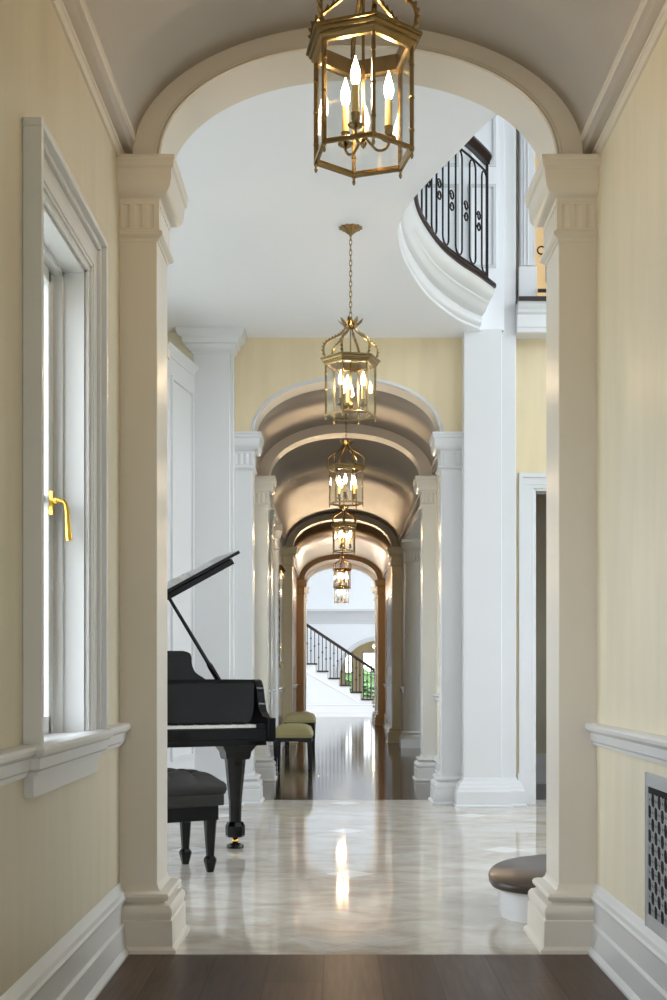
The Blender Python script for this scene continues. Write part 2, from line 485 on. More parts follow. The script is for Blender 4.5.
# ================================================================== NEAR HALL
WT = .2
WIN = (3.60, 4.30, .89, 2.49)
o = holes_wall('x', XL-WT, XL, -3.0, Y1, 0, 3.9, [WIN, (.5, 2.3, .89, 2.49), (-2.1, -.3, .89, 2.49)]).build('wall_left', 'linen_shade')
struct(o, 'cream fabric-covered wall on the window side', 'wall')
GR = (3.3, 4.215, .255, .805)
o = MB().box(XR, XR+.2, -3.0, Y1, 0, 3.9).build('wall_right', 'linen'); struct(o, 'cream fabric-covered wall with the air grille', 'wall')
struct(holes_wall('y', -3.2, -3.0, -1.3, 1.5, 0, 4.2, [(-.2, .4, .05, 2.9)]).build('wall_back', 'linen'))  # slot behind the viewpoint, added and sized for the light it lets in
vault(-3.0, Y1, 'vault')
struct(MB().box(-1.4, 1.5, -3.2, Y1, 3.86, 3.95).build('ceiling', 'paint_matt'))
for s in (-1, 1):
    run('baseboard_left' if s < 0 else 'baseboard_right', s, -3.0, Y1, BB)
    run(trim_name(), s, -3.0, Y1, CROWN, 'paint_warm')
run(trim_name(), 1, -3.0, Y1+.0, CR)
# chair rail on the left breaks around the window casing
for a, b in ((-3.0, -2.25), (-.15, .35), (2.45, 3.455), (4.45, Y1)):
    run(trim_name(), -1, a, b, CR)

# window unit on the left wall
def hall_window(idx, y0, y1, label, handle=False):
    root = sempty('window_%d' % idx, label, 'window', (XL, (y0+y1)/2, .89))
    T = Matrix.Translation((-XL, -(y0+y1)/2, -.89))
    z0, z1 = .89, 2.49
    # casing: outer backband + inner stepped face, three sides
    cas = MB()
    w = .15
    steps = [(0, .022, .014), (.02, .108, .022), (.03, .07, .027), (.108, .128, .036), (.126, .15, .054)]
    for a, b, d in steps:
        cas.box(XL, XL+d, y0-b, y0-a, z0, z1+a)            # near jamb
        cas.box(XL, XL+d, y1+a, y1+b, z0, z1+a)            # far jamb
        cas.box(XL, XL+d, y0-b, y1+b, z1+a, z1+b)          # head
    cas.xf(T).build('casing', 'paint', root, bevel=.003)
    # reveal lining
    rv = MB()
    rv.box(XL-.10, XL, y0, y0+.012, z0, z1); rv.box(XL-.10, XL, y1-.012, y1, z0, z1); rv.box(XL-.10, XL, y0, y1, z1-.012, z1)
    rv.box(XL-.10, XL-.07, y1-.03, y1, z0, z1); rv.box(XL-.10, XL-.07, y0, y0+.03, z0, z1); rv.box(XL-.10, XL-.07, y0, y1, z1-.03, z1)
    rv.xf(T).build('reveal', 'paint', root)
    # sash
    sh = MB(); xs = XL-.10
    st = .07
    sh.box(xs-.05, xs, y0, y0+st, z0, z1); sh.box(xs-.05, xs, y1-.10, y1, z0, z1)
    sh.box(xs-.05, xs, y0+st, y1-st, z1-st, z1); sh.box(xs-.05, xs, y0+st, y1-st, z0, z0+st)
    sh.box(xs-.035, xs-.015, y0+st, y1-st, (z0+z1)/2-.012, (z0+z1)/2+.012)
    sash = sh.xf(T).build('sash', 'paint', root, bevel=.003)
    MB().box(xs-.028, xs-.024, y0+st, y1-st, z0+st, z1-st).xf(T).build('glass_pane', 'glass', root)
    # stool + apron, mitred ends
    sl = MB()
    ya, yb = y0-.145, y1+.155
    sl.box(XL-.10, XL, y0, y1, z0-.02, z0+.012)
    sl.xf(T).build('sill_board', 'paint', root)
    m = MB()
    path = [(XL, ya), (XL+.035, ya), (XL+.035, yb), (XL, yb)]
    m.mold(path, [(-.035,.818),(.004,.818),(.006,.83),(.014,.838),(.016,.868),(.022,.872),(.03,.882),(.032,.893),(.028,.902),(.016,.907),(-.035,.907)])
    m.mold([(XL, ya+.02), (XL+.018, ya+.02), (XL+.018, yb-.06), (XL, yb-.06)], [(-.018,.757),(.004,.757),(.006,.766),(.008,.79),(.008,.818),(-.018,.818)])
    m.xf(T).build('window_stool', 'paint', root, smooth=True, angle=30)
    if handle:
        hx, hy, hz = xs, y1-.085, 1.675
        h = MB()
        h.box(hx, hx+.012, hy-.015, hy+.015, hz-.038, hz+.042)
        h.lathe([(.013,0),(.013,.012),(.010,.014)], (0,0,0), 16)
        h.v[-48:] = [(hx+.01+p[2], hy+p[0], hz+.01+p[1]) for p in h.v[-48:]]
        pts = catmull([(hx+.012,hy,hz+.01),(hx+.035,hy,hz+.012),(hx+.05,hy,hz+.004),(hx+.057,hy,hz-.02),(hx+.06,hy,hz-.07),(hx+.064,hy,hz-.125)], 5)
        n = len(pts); h.tube(pts, [.0075 + (.0055*max(0,(i/n-.45)/.55)) for i in range(n)], 12)
        ho = h.xf(T).build('window_handle', 'brass_bright', root, smooth=True)
        ho['label'] = 'polished brass lever handle hanging down'
    return root
hall_window(1, 3.60, 4.30, 'tall white cased casement window beside the first archway', True)
hall_window(2, .5, 2.3, 'unseen white cased window nearer the viewer on the same wall, widened for its light')  # out of view, enlarged to brighten the right pilaster
hall_window(3, -2.1, -.3, 'unseen white cased window added behind the viewpoint for its light')  # made-up window, out of view, throws more daylight on the right pilaster

# air grille on the right wall
g = thing('air_grille', 'silver-grey pierced air return grille set low in the cream wall', 'grille', (XR, 3.75, .255))
T = Matrix.Translation((-XR, -3.75, -.255))
y0, y1, z0, z1 = 3.3, 4.17, .262, .775
fr = MB(); fw = .045
fr.box(XR-.006, XR, y0, y1, z0, z0+fw); fr.box(XR-.006, XR, y0, y1, z1-fw, z1)
fr.box(XR-.006, XR, y0, y0+fw, z0+fw, z1-fw); fr.box(XR-.006, XR, y1-.025, y1, z0+fw, z1-fw)
fr.box(XR-.009, XR, y1-.006, y1+.002, z0, z1)
fr.xf(T).build('frame', 'grille', g)
MB().box(XR-.0025, XR-.0005, y0+fw, y1-.025, z0+fw, z1-fw).xf(T).build('backing', 'void', g)  # near-black sheet on the wall, stands in for shade behind the lattice
gm = MB(); st = .04
ny = int((y1-y0-2*fw)/st); nz = int((z1-z0-2*fw)/st)
for i in range(ny+1):
    for j in range(nz+1):
        cy = y1-.025-i*st; cz = z0+fw+j*st
        if cy < y0+fw-.001: continue
        # interlaced lens-shaped bars between grid nodes
        for dy, dz in (((1, 1),) if (i+j) % 2 else ()) + (((1, -1),) if (i+j) % 2 == 0 else ()):
            ey, ez = cy-dy*st, cz+dz*st
            if ey < y0+fw-.01 or ez > z1-fw+.01 or ez < z0+fw-.01: continue
            for bow in (.26, -.26):
                P = []
                for k in range(6):
                    t = k/5; b_ = bow*st*math.sin(PI*t)
                    P.append((cy+(ey-cy)*t+dz*b_*.7, cz+(ez-cz)*t+dy*b_*.7))
                vs = []; fs = []
                for k, (py, pz) in enumerate(P):
                    a = P[max(k-1,0)]; c = P[min(k+1,5)]
                    d = Vector((c[0]-a[0], c[1]-a[1])).normalized(); nn = Vector((-d.y, d.x))*.0022
                    vs += [(XR-.005, py+nn.x, pz+nn.y), (XR-.005, py-nn.x, pz-nn.y), (XR-.002, py+nn.x, pz+nn.y), (XR-.002, py-nn.x, pz-nn.y)]
                for k in range(5):
                    q = 4*k; fs += [(q,q+1,q+5,q+4),(q,q+2,q+6,q+4),(q+1,q+3,q+7,q+5)]
                gm.add(vs, fs)
gm.xf(T).build('lattice', 'grille', g)

# ================================================================== ARCH 1
XIN_L, XIN_R = XC-AH-.013, XC+AH+.013
o = arch_wall(Y1, Y1b, XL-.15, XR+.2, 4.2).build('wall_arch', 'paint_warm', smooth=True, angle=30)
struct(o, 'cream painted archway between the near hall and the foyer', 'archway')
struct(archivolt(Y1).build(trim_name(), 'paint_warm', smooth=True, angle=30))
pilaster(-1, Y1, Y1b+.03, XIN_L, XL-.1, 'cream pilaster under the first arch on the window side, nearest of its row', 'paint_warm')
pilaster(1, Y1, Y1b+.03, XIN_R, XR+.1, 'cream pilaster under the first arch beside the air grille', 'paint_warm')

# ================================================================== FOYER SHELL
HC = 3.96; ZT = 7.2
XFL, XFR = -5.1, 5.0
struct(holes_wall('y', Y1+.02, Y1b, XFL, XL-.1, 0, ZT, []).build('wall_near', 'paint_matt'))
struct(holes_wall('y', Y1+.02, Y1b, XR+.1, XFR, 0, ZT, [(2.6,3.8,4.6,6.3)]).build('wall_near', 'paint_matt'))  # unseen upper opening added to light the upper wall opposite
struct(MB().box(XL-.1, XR+.1, Y1+.02, Y1b, 4.1, ZT).build('wall_near', 'paint_matt'))
struct(holes_wall('x', XFL-.2, XFL, Y1, 9.8, 0, ZT, [(5.55,7.35,.25,3.6),(7.55,9.35,.25,3.6)]).build('wall_left', 'paint_matt'))
struct(holes_wall('x', XFR, XFR+.2, Y1, Y2b+3, 0, ZT, [(6.2,9.6,4.5,6.7),(6.2,9.6,.8,3.4)]).build('wall_right', 'paint_matt'))
# wall beyond the piano, white panelled, and its return towards the pier
struct(MB().box(XFL, -1.36, 9.62, 9.8, 0, 3.655).box(XFL, -2.3, 9.62, 10.6, 3.6, ZT).build('wall_far', 'linen'))
rt = MB()
d0 = Vector((-1.187, 10.5)); d1 = Vector((-1.335, 9.62))
dv = (d1-d0).normalized(); nv = Vector((-dv.y, dv.x))     # facing +x side
if nv.x < 0: nv = -nv
rt.prism([tuple(d0), tuple(d1), tuple(d1-nv*.12), tuple(d0-nv*.12)], 0, 3.655)
rt.box(-2.3, -1.3, 9.63, 10.5, 3.55, 3.65)
struct(rt.build('wall_left', 'linen'))
def panel_run(a, b, nrm_side, z1=3.66):
    """white panelling with cap moulding on a wall run, outward = right-hand of a->b"""
    m = MB(); d = (Vector(b)-Vector(a)); L = d.length; d.normalize(); n = Vector((d.y,-d.x))
    def pt(u, o): q = Vector(a)+d*u+n*o; return (q.x, q.y)
    m.prism([pt(0,0),pt(0,.012),pt(L,.012),pt(L,0)], 0, z1)
    m.mold([a, b], [(0,z1-.08),(.016,z1-.08),(.02,z1-.05),(.035,z1-.03),(.05,z1-.012),(.05,z1),(0,z1)])
    m.mold([a, b], BB)
    k = max(1, int(L/1.0)); w = L/k
    for i in range(k):
        for (uu0,uu1,za,zb) in ((i*w+.14,i*w+w-.14,.42,.95),(i*w+.14,i*w+w-.14,1.1,z1-.22)):
            t_ = .03
            for (p0,p1,q0,q1) in ((uu0,uu0+t_,za,zb),(uu1-t_,uu1,za,zb),(uu0+t_,uu1-t_,za,za+t_),(uu0+t_,uu1-t_,zb-t_,zb)):
                m.prism([pt(p0,.012),pt(p0,.03),pt(p1,.03),pt(p1,.012)], q0, q1)
    return m
struct(panel_run(tuple(d1), tuple(d0), 1).build(trim_name(), 'paint'), 'white panelled return beside the tall pier behind the piano', 'panelling')
struct(panel_run((XFL, 9.62), (-1.36, 9.62), 1).build(trim_name(), 'paint'), 'white panelled wall behind the piano', 'panelling')

# second arch wall (cream) and the side wall parts
o = arch_wall(Y2, Y2b, -1.3, 1.45, 4.25).build('wall_arch', 'linen_foyer', smooth=True, angle=30)
struct(o, 'pale yellow wall above the second arch, below the foyer ceiling', 'archway')
struct(archivolt(Y2).build(trim_name(), 'paint', smooth=True, angle=30), 'white moulding around the second arch', 'moulding')
pilaster(-1, Y2, Y2b+.0, XIN_L, XL-.1, 'white pilaster under the second arch, right behind the piano')
pilaster(1, Y2, Y2b+.0, XIN_R, XR+.1, 'white pilaster under the second arch, hard against the tall right pier')
# lining of second arch (white reveal)
lin_ = MB(); rings = []
for k in range(NA+1):
    x, z = arch_pt(PI*k/NA, AH-.004, .451); x2, z2 = arch_pt(PI*k/NA, AH+.002, .457)
    rings.append([(x,Y2-.004,z),(x2,Y2-.004,z2),(x2,Y2b,z2),(x,Y2b,z)])
lin_.loft(rings); struct(lin_.build(trim_name(), 'vault', smooth=True, angle=30))

def pier(x0, x1, yf, yb, ztop, label, crown=True, steps=()):
    root = sempty(trim_name(), label, 'pier', ((x0+x1)/2, yf, 0))
    T = Matrix.Translation((-(x0+x1)/2, -yf, 0))
    m = MB().box(x0, x1, yf, yb, 0, ztop)
    m.xf(T).build('shaft', 'paint', root, bevel=.005)
    path = [(x0,yb),(x0,yf),(x1,yf),(x1,yb)]
    prof = [(0,0),(.085,0),(.085,.012),(.07,.022),(.068,.125),(.06,.135),(.055,.16),(.044,.172),(.04,.19),(.03,.2),(.014,.21),(.006,.235),(0,.24)]
    MB().mold(path, prof).xf(T).build('base', 'paint', root, smooth=True, angle=30)
    if crown:
        cp = [(0,3.77),(.008,3.77),(.01,3.785),(.035,3.8),(.05,3.82),(.055,3.845),(.075,3.85),(.08,3.87),(.088,3.89),(.11,3.905),(.125,3.93),(.13,3.945),(.135,3.958),(0,3.958)]
        MB().mold(path, cp).xf(T).build('capital', 'paint', root, smooth=True, angle=30)
    return root
pier(-1.2, -.895, 10.42, Y2+.04, HC, 'tall white pier with crown moulding behind the piano, reaching the ceiling')
pier(1.059, 1.375, 10.42, Y2+.04, HC+.02, 'tall plain white pier right of the second arch, under the curved balcony', False)
pier(-.94, -.868, 10.52, Y2+.02, HC, 'narrow white strip beside the tall left pier', False)
pier(1.375, 1.504, 10.5, Y2+.04, ZT, 'two-storey white corner pilaster between the tall pier and the side doorway', False)
struct(MB().box(-2.4, -1.16, 10.44, Y2b, 0, HC).build('wall_left', 'linen'))

# right of the pier: cream wall with a doorway
DW = (1.68, 2.6, 0, 2.69)
struct(holes_wall('y', 10.68, 10.9, 1.4, XFR, 0, 4.0, [DW]).build('wall_far', 'linen_foyer'), 'cream wall right of the tall pier with a cased doorway', 'wall')
dr = sempty('door_1', 'white cased doorway right of the tall pier', 'doorway', (1.68, 10.68, 0))
T = Matrix.Translation((-1.68, -10.68, 0)); m = MB()
for a, b, d in ((0,.03,.014),(.03,.09,.02),(.09,.13,.036)):
    m.box(1.68-b, 1.68-a, 10.68-d, 10.68, 0, 2.69+a); m.box(2.6+a, 2.6+b, 10.68-d, 10.68, 0, 2.69+a); m.box(1.68-b, 2.6+b, 10.68-d, 10.68, 2.69+a, 2.69+b)
m.box(1.665, 1.68+.02, 10.68, 10.9, 0, 2.69); m.box(2.58, 2.6, 10.68, 10.9, 0, 2.69); m.box(1.68, 2.6, 10.68, 10.9, 2.67, 2.69)
m.xf(T).build('casing', 'paint', dr, bevel=.003)
m = MB().box(1.54, 1.69, 10.64, 10.69, 0, .26); m.xf(T).build('plinth_block', 'paint', dr)
# small room behind the doorway
struct(MB().box(1.3, XFR, 12.6, 12.7, 0, 4).box(1.45, 1.55, 10.9, 12.6, 0, 4).box(1.3, XFR, 10.9, 12.7, 3.0, 3.1).build('wall_far', 'linen_shade'))
struct(MB().box(1.55,1.8,12.55,12.6,0,2.6).box(1.55,XFR,12.57,12.6,0,.3).build(trim_name(), 'paint_matt'))

# ---------------------------------------------------------------- foyer ceiling with the stair opening
C1 = [(5.0,5.6),(2.4,5.72),(1.5,5.95),(1.05,6.2),(.818,6.39),(.671,6.815),(.538,7.23),(.443,7.58),(.400,7.87),(.397,8.13),(.443,8.52),(.537,8.95),(.68,9.45),(.852,9.86),(1.017,10.17),(1.184,10.38)]
C2 = [(5.0,5.68),(2.4,5.80),(1.56,6.02),(1.12,6.27),(.89,6.47),(.75,6.86),(.62,7.25),(.53,7.55),(.493,7.82),(.497,8.07),(.54,8.36),(.63,8.70),(.765,9.09),(.925,9.42),(1.094,9.70),(1.267,10.02)]
c1 = catmull([(a,b,0) for a,b in C1], 5); c2 = catmull([(a,b,0) for a,b in C2], 5)
ZF = 4.23
m = MB()
n = len(c1)
vs = []; fs = []
for p in c1: vs += [(p.x,p.y,HC),(XFL,p.y,HC),(p.x,p.y,ZF-.04),(XFL,p.y,ZF-.04)]
for i in range(n-1):
    q = 4*i; fs += [(q,q+1,q+5,q+4),(q+2,q+3,q+7,q+6)]
m.add(vs, fs)
m.box(XFL, XFR, Y1b-.02, 5.6, HC, ZF-.04)
m.box(XFL, 1.2, 10.38, Y2+.06, HC, ZF-.04)
struct(m.build('ceiling', 'paint_matt', smooth=True, angle=30), 'flat white foyer ceiling with a curved stair opening', 'ceiling')
prof = [(0,0),(.02,.02),(.03,.10),(.10,.14),(.14,.2),(.16,.42),(.34,.46),(.42,.5),(.5,.6),(.62,.66),(.64,.7),(.8,.78),(.94,.9),(.98,1.0)]
rings = []
for i in range(n):
    a, b = c1[i], c2[i]
    rings.append([(a.x+(b.x-a.x)*o, a.y+(b.y-a.y)*o, HC+(ZF-.035-HC)*h) for o, h in prof])
fm = MB(); fm.loft(rings, closed=False, caps=False)
e = rings[-1]; fm.add(e+[(c1[-1].x+.0, 10.42, ZF-.035),(c1[-1].x, 10.42, HC)], [tuple(range(len(e)+2))])
struct(fm.build(trim_name(), 'paint', smooth=True, angle=32), 'curved white moulded fascia of the balcony', 'fascia')
# dark wood nosing + balcony floor
nz = MB(); rings = []
for i in range(n):
    a, b = c1[i], c2[i]; d = (b-a); d = d/d.length; q = b + d*.02; r_ = b - d*.12
    rings.append([(r_.x,r_.y,ZF-.035),(q.x,q.y,ZF-.035),(q.x+d.x*.008,q.y+d.y*.008,ZF-.017),(q.x,q.y,ZF),(r_.x,r_.y,ZF)])
nz.loft(rings)
struct(nz.build(trim_name(), 'rail_wood', smooth=True, angle=32), 'dark wooden nosing along the balcony edge', 'nosing')
# upper walls
struct(MB().box(XFL, 1.40, 10.46, 10.66, HC+.02, ZT).build('wall_far', 'paint_matt'), 'white upper wall behind the balcony', 'wall')
pm = MB()
for (x0,x1,z0,z1) in ((.55,1.02,4.5,5.2),(.55,1.02,5.35,6.9),(1.10,1.33,4.5,5.2),(1.10,1.33,5.35,6.9)):
    for (a,b,c,d) in ((x0,x0+.025,z0,z1),(x1-.025,x1,z0,z1),(x0+.025,x1-.025,z0,z0+.025),(x0+.025,x1-.025,z1-.025,z1)): pm.box(a,b,10.445,10.46,c,d)
struct(pm.build(trim_name(), 'paint'))
struct(MB().box(XFL, XFR, Y1, 13.9, ZT, ZT+.1).build('ceiling', 'paint_matt'))
# right balcony: floor edge, fascia, cream wall, pilaster, tan wall beyond
rb = MB(); rb.box(1.5, XFR, 10.44, 13.8, HC, ZF-.035)
rb.mold([(1.504,10.44),(XFR,10.44)], [(0,3.955),(.01,3.96),(.012,3.99),(.02,4.0),(.022,4.1),(.04,4.115),(.045,4.14),(.06,4.15),(.075,4.18),(.08,ZF-.035),(0,ZF-.035)])
struct(rb.build('ceiling', 'paint', smooth=True, angle=30), 'white moulded balcony edge right of the corner pilaster', 'balcony')
struct(MB().box(1.504, XFR, 10.34, 10.9, ZF-.035, ZF).build(trim_name(), 'rail_wood'), 'dark wood floor edge of the right balcony', 'nosing')
struct(MB().box(1.40, 1.62, 10.6, 10.7, ZF, ZT).build('wall_far', 'linen'))
rp = sempty(trim_name(), 'white fluted upstairs door pilaster on the right balcony', 'pilaster', (1.6, 10.5, ZF))
m = MB().box(-.065,.065,0,.12,0,2.9).box(-.058,.058,-.012,0,.3,2.9).box(-.035,-.025,-.02,0,.3,2.9).box(-.005,.005,-.02,0,.3,2.9); m.build('shaft', 'paint', rp, bevel=.002)
MB().box(-.075,.075,-.025,.12,0,.29).build('base', 'paint', rp, bevel=.003)
struct(MB().box(1.4, XFR, 13.7, 13.8, ZF, ZT).build('wall_far', 'linen_tan_lamplit'))
struct(MB().box(XFR, XFR+.1, 10.5, 13.8, ZF, ZT).build('wall_right', 'linen_tan_lamplit'))

# ---------------------------------------------------------------- curved balcony railing
def offset_curve(P, d):
    out = []
    for i, p in enumerate(P):
        a = P[max(i-1,0)]; b = P[min(i+1,len(P)-1)]; t = (b-a).normalized(); nn = Vector((-t.y, t.x, 0))
        if i == 0 or True: out.append(p + nn*d)
    return out
def resample(P, ds):
    out = [P[0].copy()]; acc = 0; cur = P[0]
    for p in P[1:]:
        while (p-cur).length + acc >= ds:
            L = (p-cur).length; k = (ds-acc)/L; cur = cur + (p-cur)*k; out.append(cur.copy()); acc = 0
        acc += (p-cur).length; cur = p
    return out
rc = [p for p in c2 if p.y > 6.3]
inner = []
for i, p in enumerate(rc):
    j = c2.index(p); d = (c1[j]-c2[j]); d = d/d.length; inner.append(p + d*.13)
RS = resample(resample(inner[::-1], .06)[1:], .125)          # starts at the wall end
rl = thing('balcony_railing', 'curved black iron balcony railing with dark wooden handrail high above the foyer', 'railing', (RS[0].x, RS[0].y, ZF))
O = Vector((RS[0].x, RS[0].y, ZF))
zb, zt = .085, .92
lp = lambda p, z: (p.x-O.x, p.y-O.y, z)
MB().tube([lp(p, zb) for p in RS], .009, 6).build('bottom_rail', 'iron', rl, smooth=True)
MB().tube([lp(p, zt) for p in RS], .009, 6).build('top_rail', 'iron', rl, smooth=True)
# handrail with a moulded section
hr = MB(); rings = []
for i, p in enumerate(RS):
    a = RS[max(i-1,0)]; b = RS[min(i+1,len(RS)-1)]; t = (b-a).normalized(); nn = Vector((t.y,-t.x,0))
    sec = [(u_, z_+.135) for u_, z_ in ((-.022,.85),(.022,.85),(.028,.875),(.04,.893),(.044,.915),(.036,.938),(.012,.952),(-.012,.952),(-.036,.938),(-.044,.915),(-.04,.893),(-.028,.875))]
    rings.append([(p.x-O.x+nn.x*s_, p.y-O.y+nn.y*s_, z) for s_, z in sec])
hr.loft(rings)
hr.build('handrail', 'rail_wood', rl, smooth=True, angle=50)
sp_ = MB()
def spiral(c, tx, ty, r0, n=22, z0=0):
    out = []
    for k in range(n):
        a = 2*PI*1.15*k/n; r = r0*(1-.55*k/n)
        u = r*math.cos(a); out.append((c[0]+tx*u, c[1]+ty*u, c[2]+r*math.sin(a)))
    return out
for i in range(0, len(RS)-3, 2):
    # each loop spans two samples; the next loop begins after one gap
    p, q = RS[i], RS[i+1]
    t = (q-p).normalized(); c = (p+q)/2; w = .058
    bl = MB(); P = []
    for k in range(9):
        a = PI*k/8; P.append((c.x-O.x+t.x*w*math.cos(a), c.y-O.y+t.y*w*math.cos(a), zt-.012-w + w*math.sin(a)))
    bot = []
    for k in range(9):
        a = PI + PI*k/8; bot.append((c.x-O.x+t.x*w*math.cos(a), c.y-O.y+t.y*w*math.cos(a), zb+.012+w + w*math.sin(a)))
    loop = P + bot + [P[0], P[1]]
    bl.tube(loop, .0075, 6)
    b_ = bl.build('baluster', 'iron', rl, smooth=True)
    s_ = MB(); cc = (c.x-O.x+t.x*.125, c.y-O.y+t.y*.125, .47)
    s_.tube(spiral((cc[0],cc[1],cc[2]+.04), t.x, t.y, .038), .007, 6)
    s_.tube(spiral((cc[0],cc[1],cc[2]-.04), -t.x, -t.y, -.038), .007, 6)
    s_.build('scroll', 'iron', b_, smooth=True)
for k in (0,):
    p = RS[k]; MB().box(p.x-O.x-.011, p.x-O.x+.011, p.y-O.y-.011, p.y-O.y+.011, -.002, .99).build('post', 'iron', rl, bevel=.002)
# short piece of railing on the right balcony
rr = thing('balcony_railing', 'short black iron railing with ring ornament on the right balcony', 'railing', (1.68, 10.46, ZF))
MB().box(0,1.8,-.012,.012,.07,.095).build('bottom_rail', 'iron', rr); MB().box(0,1.8,-.012,.012,.84,.86).build('top_rail', 'iron', rr)
MB().loft([[(0,-.03,.87),(0,.03,.87),(0,.035,.91),(0,0,.94),(0,-.035,.91)],[(1.8,-.03,.87),(1.8,.03,.87),(1.8,.035,.91),(1.8,0,.94),(1.8,-.035,.91)]]).build('handrail', 'rail_wood', rr)
for k in range(9):
    x = .075+.2*k
    bl = MB(); w = .07
    P = [(x+.06+w*math.cos(PI*j/8)*.9, 0, .83-w+w*math.sin(PI*j/8)) for j in range(9)]
    Q = [(x+.06+w*math.cos(PI+PI*j/8)*.9, 0, .1+w+w*math.sin(PI+PI*j/8)) for j in range(9)]
    bl.tube(P+Q+[P[0],P[1]], .008, 6); b_ = bl.build('baluster', 'iron', rr, smooth=True)
    MB().torus((x-.045,0,.42), .032, .007, 'y').build('ring', 'iron', b_, smooth=True)

# ---------------------------------------------------------------- starting steps
stp = thing('curved_staircase', 'rounded bottom stair with dark wooden tread and white riser behind the right pilaster', 'staircase', (1.262, 5.70, 0))
def dshape(cx, cy, a, b, n=28, xr=1.25, e=2.2, bb=.8):
    out = []
    for k in range(n+1):
        t = PI/2 + PI*k/n
        c, s_ = math.cos(t), math.sin(t)
        out.append((cx + a*math.copysign(abs(c)**(2/e), c), cy + (bb if s_ > 0 else b)*math.copysign(abs(s_)**(2/e), s_)))
    return out + [(xr, cy-b), (xr, cy+bb)]
def tread_mesh(pts, z0, z1):
    cx = sum(p[0] for p in pts)/len(pts); cy = sum(p[1] for p in pts)/len(pts)
    def sh(k): return [(cx+(x-cx)*(1-k), cy+(y-cy)*(1-k)) for x, y in pts]
    rings = [[(x,y,z) for x,y in sh(k)] for k, z in ((.02,z0),(.004,z0+.007),(0,(z0+z1)/2),(.004,z1-.007),(.02,z1))]
    return MB().loft(rings)
for i in range(5):
    x0 = .0 if i == 0 else -.12 + .3*i
    xr = 1.6
    if i == 0: pr = dshape(0,0,.515,.285,xr=xr,bb=.74); pt = dshape(0,.0,.56,.34,xr=xr,bb=.8)
    else:
        pr = [(x0+.03,-.26),(xr,-.26),(xr,.72),(x0+.03,.72)]; pt = [(x0,-.29),(xr,-.29),(xr,.75),(x0,.75)]
    MB().prism(pr, .172*i, .172*i+.135).build('riser', 'paint', stp, smooth=True, angle=50)
    tread_mesh(pt, .172*i+.135, .172*(i+1)).build('tread', 'tread_wood', stp, smooth=True, angle=60)
    if i == 0:
        MB().mold([(p[0],p[1]) for p in pr[::1]][:-2], [(-.0,.118),(.01,.12),(.018,.135),(0,.135)]).build('cove_trim', 'paint', stp, smooth=True)

# ================================================================== LONG HALL
def hall_walls(y0, y1, mat, vmat, left=True, right=True, rail=True, vap=3.74, win=None):
    if left:
        struct(holes_wall('x', XL-.2, XL, y0, y1, 0, 4.0, [win] if win else []).build('wall_left', mat)); run('baseboard_left', -1, y0, y1, BB)
        if rail: run(trim_name(), -1, y0, y1, CR)
    if right:
        struct(MB().box(XR, XR+.2, y0, y1, 0, 4.0).build('wall_right', mat)); run('baseboard_right', 1, y0, y1, BB)
        if rail: run(trim_name(), 1, y0, y1, CR)
    run(trim_name(), -1, y0, y1, CROWN); run(trim_name(), 1, y0, y1, CROWN)
    vault(y0, y1, vmat, vap)
def arch_at(y0, y1, k, mat='paint', pm='paint'):
    o = arch_wall(y0, y1, XL-.25, XR+.25, 4.0).build('wall_arch', mat, smooth=True, angle=30)
    struct(o, ('painted arch of the long hall, %s from the foyer' % k), 'archway')
    pilaster(-1, y0, y1, XIN_L, XL-.1, 'left pilaster of the hall arch %s from the foyer' % k, pm)
    pilaster(1, y0, y1, XIN_R, XR+.1, 'right pilaster of the hall arch %s from the foyer' % k, pm)
hall_walls(Y2b, Y3, 'linen', 'vault_dim', win=(11.15, 12.85, .4, 2.95))  # window added on the left to brighten the third arch's right pilaster
arch_at(Y3, Y3b, 'third', 'vault')
hall_walls(Y3b, Y4, 'linen', 'vault_dim', right=False, rail=True)
arch_at(Y4, Y4b, 'fourth', 'vault', 'paint_lamplit')
hall_walls(Y4b, Y5, 'linen_tan_lamplit', 'vault_lamplit')
arch_at(Y5, Y5b, 'fifth', 'vault_lamplit', 'paint_lamplit_warm')
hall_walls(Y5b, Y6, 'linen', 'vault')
arch_at(Y6, Y6b, 'sixth', 'paint')
struct(MB().box(XL-.3, XR+.3, Y2b, Y6b, 3.98, 4.1).build('ceiling', 'paint_matt'))

# right side of third-fourth bay: open to a side room, beam on a round column
BY0, BY1 = 13.24, 19.75
struct(MB().box(XR, XR+.3, Y3b, Y4, 3.12, 4.0).build('wall_right', 'paint'), 'white beam over the opening to the side room', 'beam')
struct(MB().box(XR, XR+.2, 19.45, Y4, 0, 3.14).build('wall_right', 'paint')); 
o = MB().mold([(XR,Y4),(XR,19.42)], CR).build(trim_name(), 'paint', smooth=True, angle=30); struct(o)
# side room shell with windows
struct(holes_wall('x', 5.0, 5.2, 13.0, 23.5, 0, 4, [(14,16,.4,3.0),(17,19.4,.4,3.0)]).build('wall_right', 'paint_matt'))
struct(MB().box(XR+.2, 5.2, 22.0, 22.2, 0, 4).box(XR+.2, 5.2, 12.7, 12.9, 0, 4).box(XR, XR+.2, Y4, 22.2, 0, 4).build('wall_far', 'linen_shade'))
struct(MB().box(XR, 5.2, 12.9, 22.2, 3.5, 3.6).build('ceiling', 'paint_matt'))
cl = thing('round_column', 'white round column with fluted neck standing in the opening to the side room', 'column', (1.24, 18.95, 0))
MB().lathe([(.225,.16),(.225,.2),(.222,1.2),(.212,2.3),(.205,2.75),(.205,2.8)], seg=40).build('shaft', 'paint', cl, smooth=True)
bm_ = MB().box(-.285,.285,-.285,.285,0,.13); bm_.lathe([(.28,.13),(.285,.15),(.28,.175),(.262,.19),(.25,.2),(.25,.206),(.262,.213),(.264,.225),(.256,.236),(.235,.245),(.225,.25)], seg=40)
bm_.build('base', 'paint', cl, smooth=True, angle=35)
